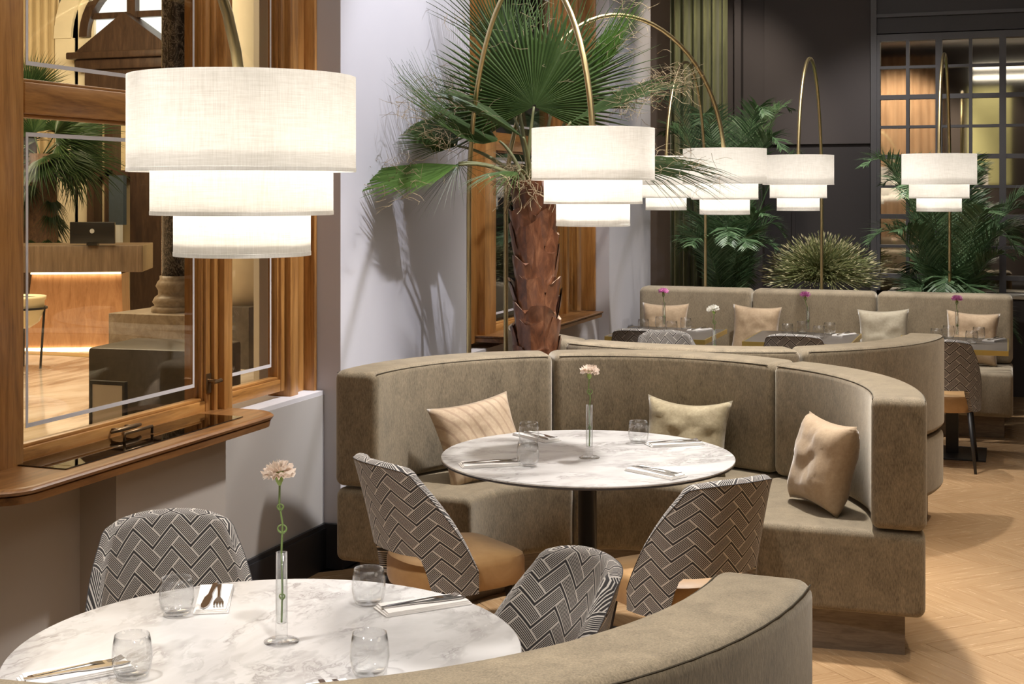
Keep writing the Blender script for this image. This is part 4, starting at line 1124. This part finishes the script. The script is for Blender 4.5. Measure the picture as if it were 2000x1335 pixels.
def carnation(p, px_h, tilt, mat, label, vlabel, H=.40, group=None, low=False):
    """vase stands at p; flower head height H above the table"""
    vs_ = thing('bud_vase', vlabel, 'vase', (p[0], p[1], TZ), 0, group and group + ' vases')
    n_ = 24
    MB().lathe([(0, .001), (.040, .001), (.0405, .003), (.030, .007), (.014, .010), (.0135, .016), (.0128, .205), (.0118, .205), (.0120, .045), (0, .040)], n_ + 12).build('glass_tube', 'tumbler_glass', vs_, True)
    MB().lathe([(0, .041), (.0117, .046), (.0113, .165), (0, .165)], 20).build('water', 'water', vs_, True)
    fl_ = thing('carnation', label, 'flower', (p[0], p[1], TZ + .045), 0, group and group + ' carnations')
    q = random.Random(int(p[0] * 1000) + int(p[1] * 77)); hx = px_h; top = Vector((hx[0], hx[1], H - .045 - .02))
    pts = [Vector((0, 0, 0)), Vector((.002, 0, top.z * .25)), Vector((-.001, .001, top.z * .5)), Vector((hx[0] * .3 + .004, hx[1] * .3, top.z * .72)), Vector((hx[0] * .6 - .003, hx[1] * .6, top.z * .86)), top]
    P2 = []
    for i in range(len(pts) - 1):
        for s in range(3): P2.append(pts[i].lerp(pts[i + 1], s / 3))
    P2.append(top); MB().tube(P2, .0024, 7).build('stem', 'stem_green', fl_, True)
    for zz in (.06, .20, .255):
        c = Vector((0, 0, 0)); i = min(range(len(P2)), key=lambda k: abs(P2[k].z - zz)); c = P2[i]
        for s in (-1, 1):
            lf = [c]; 
            for k in range(1, 9):
                a = k / 8 * 4.2; rr_ = (.006 if zz < .1 else .010 if zz < .22 else .007); d = RT
                off = s * rr_ * math.sin(a) * 1.0; up_ = rr_ * (1 - math.cos(a)) * .9
                lf.append(c + Vector((RT[0] * off, RT[1] * off, up_)) + Vector((0, 0, .002)))
            MB().tube(lf, [.0028, .0026, .0024, .0022, .002, .0018, .0014, .001, .0006], 5).build('leaf', 'stem_green', fl_, True)
    T = Matrix.Translation(top) @ Matrix.Rotation(tilt, 4, 'Y')
    MB().lathe([(0, -.004), (.004, 0), (.0085, .010), (.0095, .022), (.012, .030), (0, .030)], 14).xf(T).build('calyx', 'calyx_green', fl_, True)
    pet = MB()
    for layer in range(6):
        el = (-.12, .12, .40, .72, 1.05, 1.35)[layer]; R = (.036, .037, .034, .030, .026, .022)[layer]; npet = (8, 8, 7, 6, 5, 3)[layer]
        for k in range(npet):
            a0 = 2 * PI * k / npet + layer * .5 + q.uniform(-.2, .2); wd = .62; fr1, ph1 = q.uniform(7, 11), q.uniform(0, 6); e1 = el + q.uniform(-.12, .12)
            def pf_(u, v_, R=R, a0=a0, ph1=ph1, fr1=fr1, e1=e1):
                s = -1 + 2 * u; r = R * (.10 + .90 * v_) * (1 - .12 * s * s) * (1 + .10 * math.sin(fr1 * 2.3 * s + ph1) * v_ ** 3)
                a = a0 + s * wd * (.4 + .6 * v_); h_ = r * math.sin(e1) + .0055 * math.sin(fr1 * s + ph1) * v_ ** 1.5
                rr_ = r * math.cos(e1) + .003 * math.sin(fr1 * s + ph1 + 1) * v_
                return T @ Vector((rr_ * math.cos(a), rr_ * math.sin(a), .028 + h_))
            pet.grid(pf_, 10, 5)
    pet.build('petals', mat, fl_, True)
    return fl_
# table 1
g = 'nearest table'
c1 = on_z(550, 1252, .752)
carnation(c1, (-.005, 0), -.08, 'petal_cream', 'pale cream carnation in the bud vase on the nearest table', 'slim clear bud vase on the nearest table', .378)
for (px, py), lb_ in (((345, 1200), 'back left, before the patterned chair'), ((720, 1180), 'back right'), ((258, 1322), 'front left'), ((722, 1318), 'front right')):
    put_glass(on_z(px, py, .75), 'clear tumbler at the %s of the nearest table' % lb_, 'tumblers on the nearest table')
for (px, py), dg, lb_, sp in (((418, 1172), -62, 'at the back left of the nearest table', .012), ((826, 1184), 47, 'at the back right of the nearest table', .008),
                          ((150, 1318), 52, 'at the front left of the nearest table', .010), ((668, 1372), -45, 'at the front edge of the nearest table', .02)):
    setting(on_z(px, py, .75), dg, lb_, 'nearest table', sp)
g = 'middle table'
c2 = on_z(1151, 893, .752)
carnation(c2, (0, 0), .05, 'petal_cream', 'pale pink carnation in the bud vase on the middle table', 'slim clear bud vase on the middle table', .325)
for (px, py), lb_ in (((1033, 868), 'back left, behind another tumbler'), ((1031, 910), 'front left'), ((1247, 865), 'back right')):
    put_glass(on_z(px, py, .75), 'clear tumbler at the %s of the middle table' % lb_, 'tumblers on the middle table')
for (px, py), dg, lb_, sp in (((1048, 855), -35, 'at the back left of the middle table', .016), ((958, 908), 33, 'at the left of the middle table', .012),
                          ((1318, 868), 35, 'at the right of the middle table', .010), ((1280, 925), -28, 'at the front right of the middle table', .012)):
    setting(on_z(px, py, .75), dg, lb_, 'middle table', sp)
# table 3 carnation
carnation((T3[0] + .02, T3[1]), (0, 0), -.25, 'petal_white', 'white carnation rising above the farther curved booth', 'bud vase with white carnation in the farther booth', .32)
# rear tables
for k, (px, nm, fx) in enumerate(((1297, 'left', -.005), (1578, 'middle', -.02), (1869, 'right', 0))):
    p = at(px, 372, 10); p = p * (9.95 / p.y)
    carnation((p.x, 9.95), (fx, 0), 0, 'petal_pink', 'magenta pink carnation on the %s rear table' % nm, 'clear bud vase on the %s rear table' % nm, .28)
    for j, (dx, dy, w_) in enumerate(((-.13, -.1, 'left of the vase'), (.10, -.18, 'front right of the vase'), (-.06, .14, 'behind the vase'), (.14, .1, 'right rear of the vase'))):
        put_glass((p.x + dx, 9.95 + dy), 'clear tumbler %s on the %s rear table' % (w_, nm), 'tumblers on the %s rear table' % nm)
    setting((p.x + .02, 9.95 - .20), 90, 'in front of the vase on the %s rear table' % nm, '%s rear table' % nm, .012)
    setting((p.x + .24, 9.95 + .12), 70, 'at the right of the %s rear table' % nm, '%s rear table' % nm, .012)

# ------------------------------------------------------------------ arc lamps
def make_lamp(label, L, Bp, power, tint=(1, .965, .925), zp=1.7, tilt=0, apex=2.78):
    t = thing('arc_lamp', label, 'lamp', (Bp[0], Bp[1], 0)); d = Vector((L[0] - Bp[0], L[1] - Bp[1], 0)); D = d.length; d.normalize()
    pts = [Vector((0, 0, .02)), Vector((0, 0, .6)), Vector((0, 0, 1.2)), Vector((0, 0, zp - .1))]
    for k in range(33):
        a = PI * k / 32; z0 = zp if a < PI / 2 else 1.92
        pts.append(d * (D / 2 * (1 - math.cos(a))) + Vector((0, 0, z0 + (apex - z0) * math.sin(a))))
    rad = [.0125] * len(pts)
    MB().tube(pts, rad, 12).build('stem', 'brass', t, True)
    MB().lathe([(0, 0), (.11, 0), (.112, .004), (.11, .018), (.03, .022), (0, .024)], 48).build('base', 'brass', t)
    c = d * D
    T = Matrix.Translation(c + Vector((0, 0, 0)))
    for r, z0, z1 in ((.25, 1.822, 2.032), (.20, 1.727, 1.850), (.15, 1.637, 1.752)):
        s = MB().lathe([(r, z0), (r, z1), (r - .0025, z1), (r - .0025, z0)], 96, closed=True).xf(T)
        o = autosmooth(s.build('shade_tier', 'lamp_fabric', t, True), .8)
        h = MB().lathe([(r + .0008, z0 - .0005), (r + .0008, z0 + .008), (r, z0 + .0085), (r - .003, z0 + .008), (r - .003, z0 - .0005)], 96, closed=True).xf(T)
        autosmooth(h.build('hem', 'lamp_fabric', o, True), .8)
    MB().lathe([(0, 1.66), (.146, 1.66), (.146, 1.663), (0, 1.663)], 64).xf(T).build('diffuser', 'lamp_fabric', t)
    sp = MB()
    for k in range(3):
        a = k * 2 * PI / 3; sp.tube([c + Vector((0, 0, 2.0)), c + Vector((.247 * math.cos(a), .247 * math.sin(a), 2.0))], .002, 5)
    sp.build('spider', 'brass', t)
    MB().lathe([(0, 1.83), (.018, 1.835), (.03, 1.855), (.03, 1.875), (.016, 1.90), (.012, 1.93), (0, 1.93)], 20).xf(T).build('bulb', 'lamp_bulb', t, True)
    for dz, e in ((1.80, power * .72), (1.955, power * .28)):
        light('POINT', 'lamp_light', tuple(c + Vector((0, 0, dz))), e, tint, .035, parent=t)
    return t
LP = 3.1
make_lamp('nearest brass arc lamp with large three tier cream shade above the near table', (-1.60, 2.685), (-2.62, 1.45), LP * 1.05, (1, .93, .83))
make_lamp('brass arc lamp with tiered shade hanging above the middle table', (-1.59, 5.40), (-2.63, 6.66), LP)
make_lamp('brass arc lamp with tiered shade above the farther curved booth', (-1.61, 8.27), (-2.55, 7.00), LP)
for px1, px2, nm in ((1301, 1378, 'left'), (1559, 1605, 'middle'), (1834, 1855, 'right')):
    p = at(px1, 372, 10); p *= 9.98 / p.y; b = at(px2, 372, 11); b *= 11.27 / b.y
    make_lamp('brass arc lamp with tiered shade over the %s rear table' % nm, (p.x, 9.98), (b.x, 11.27), LP)
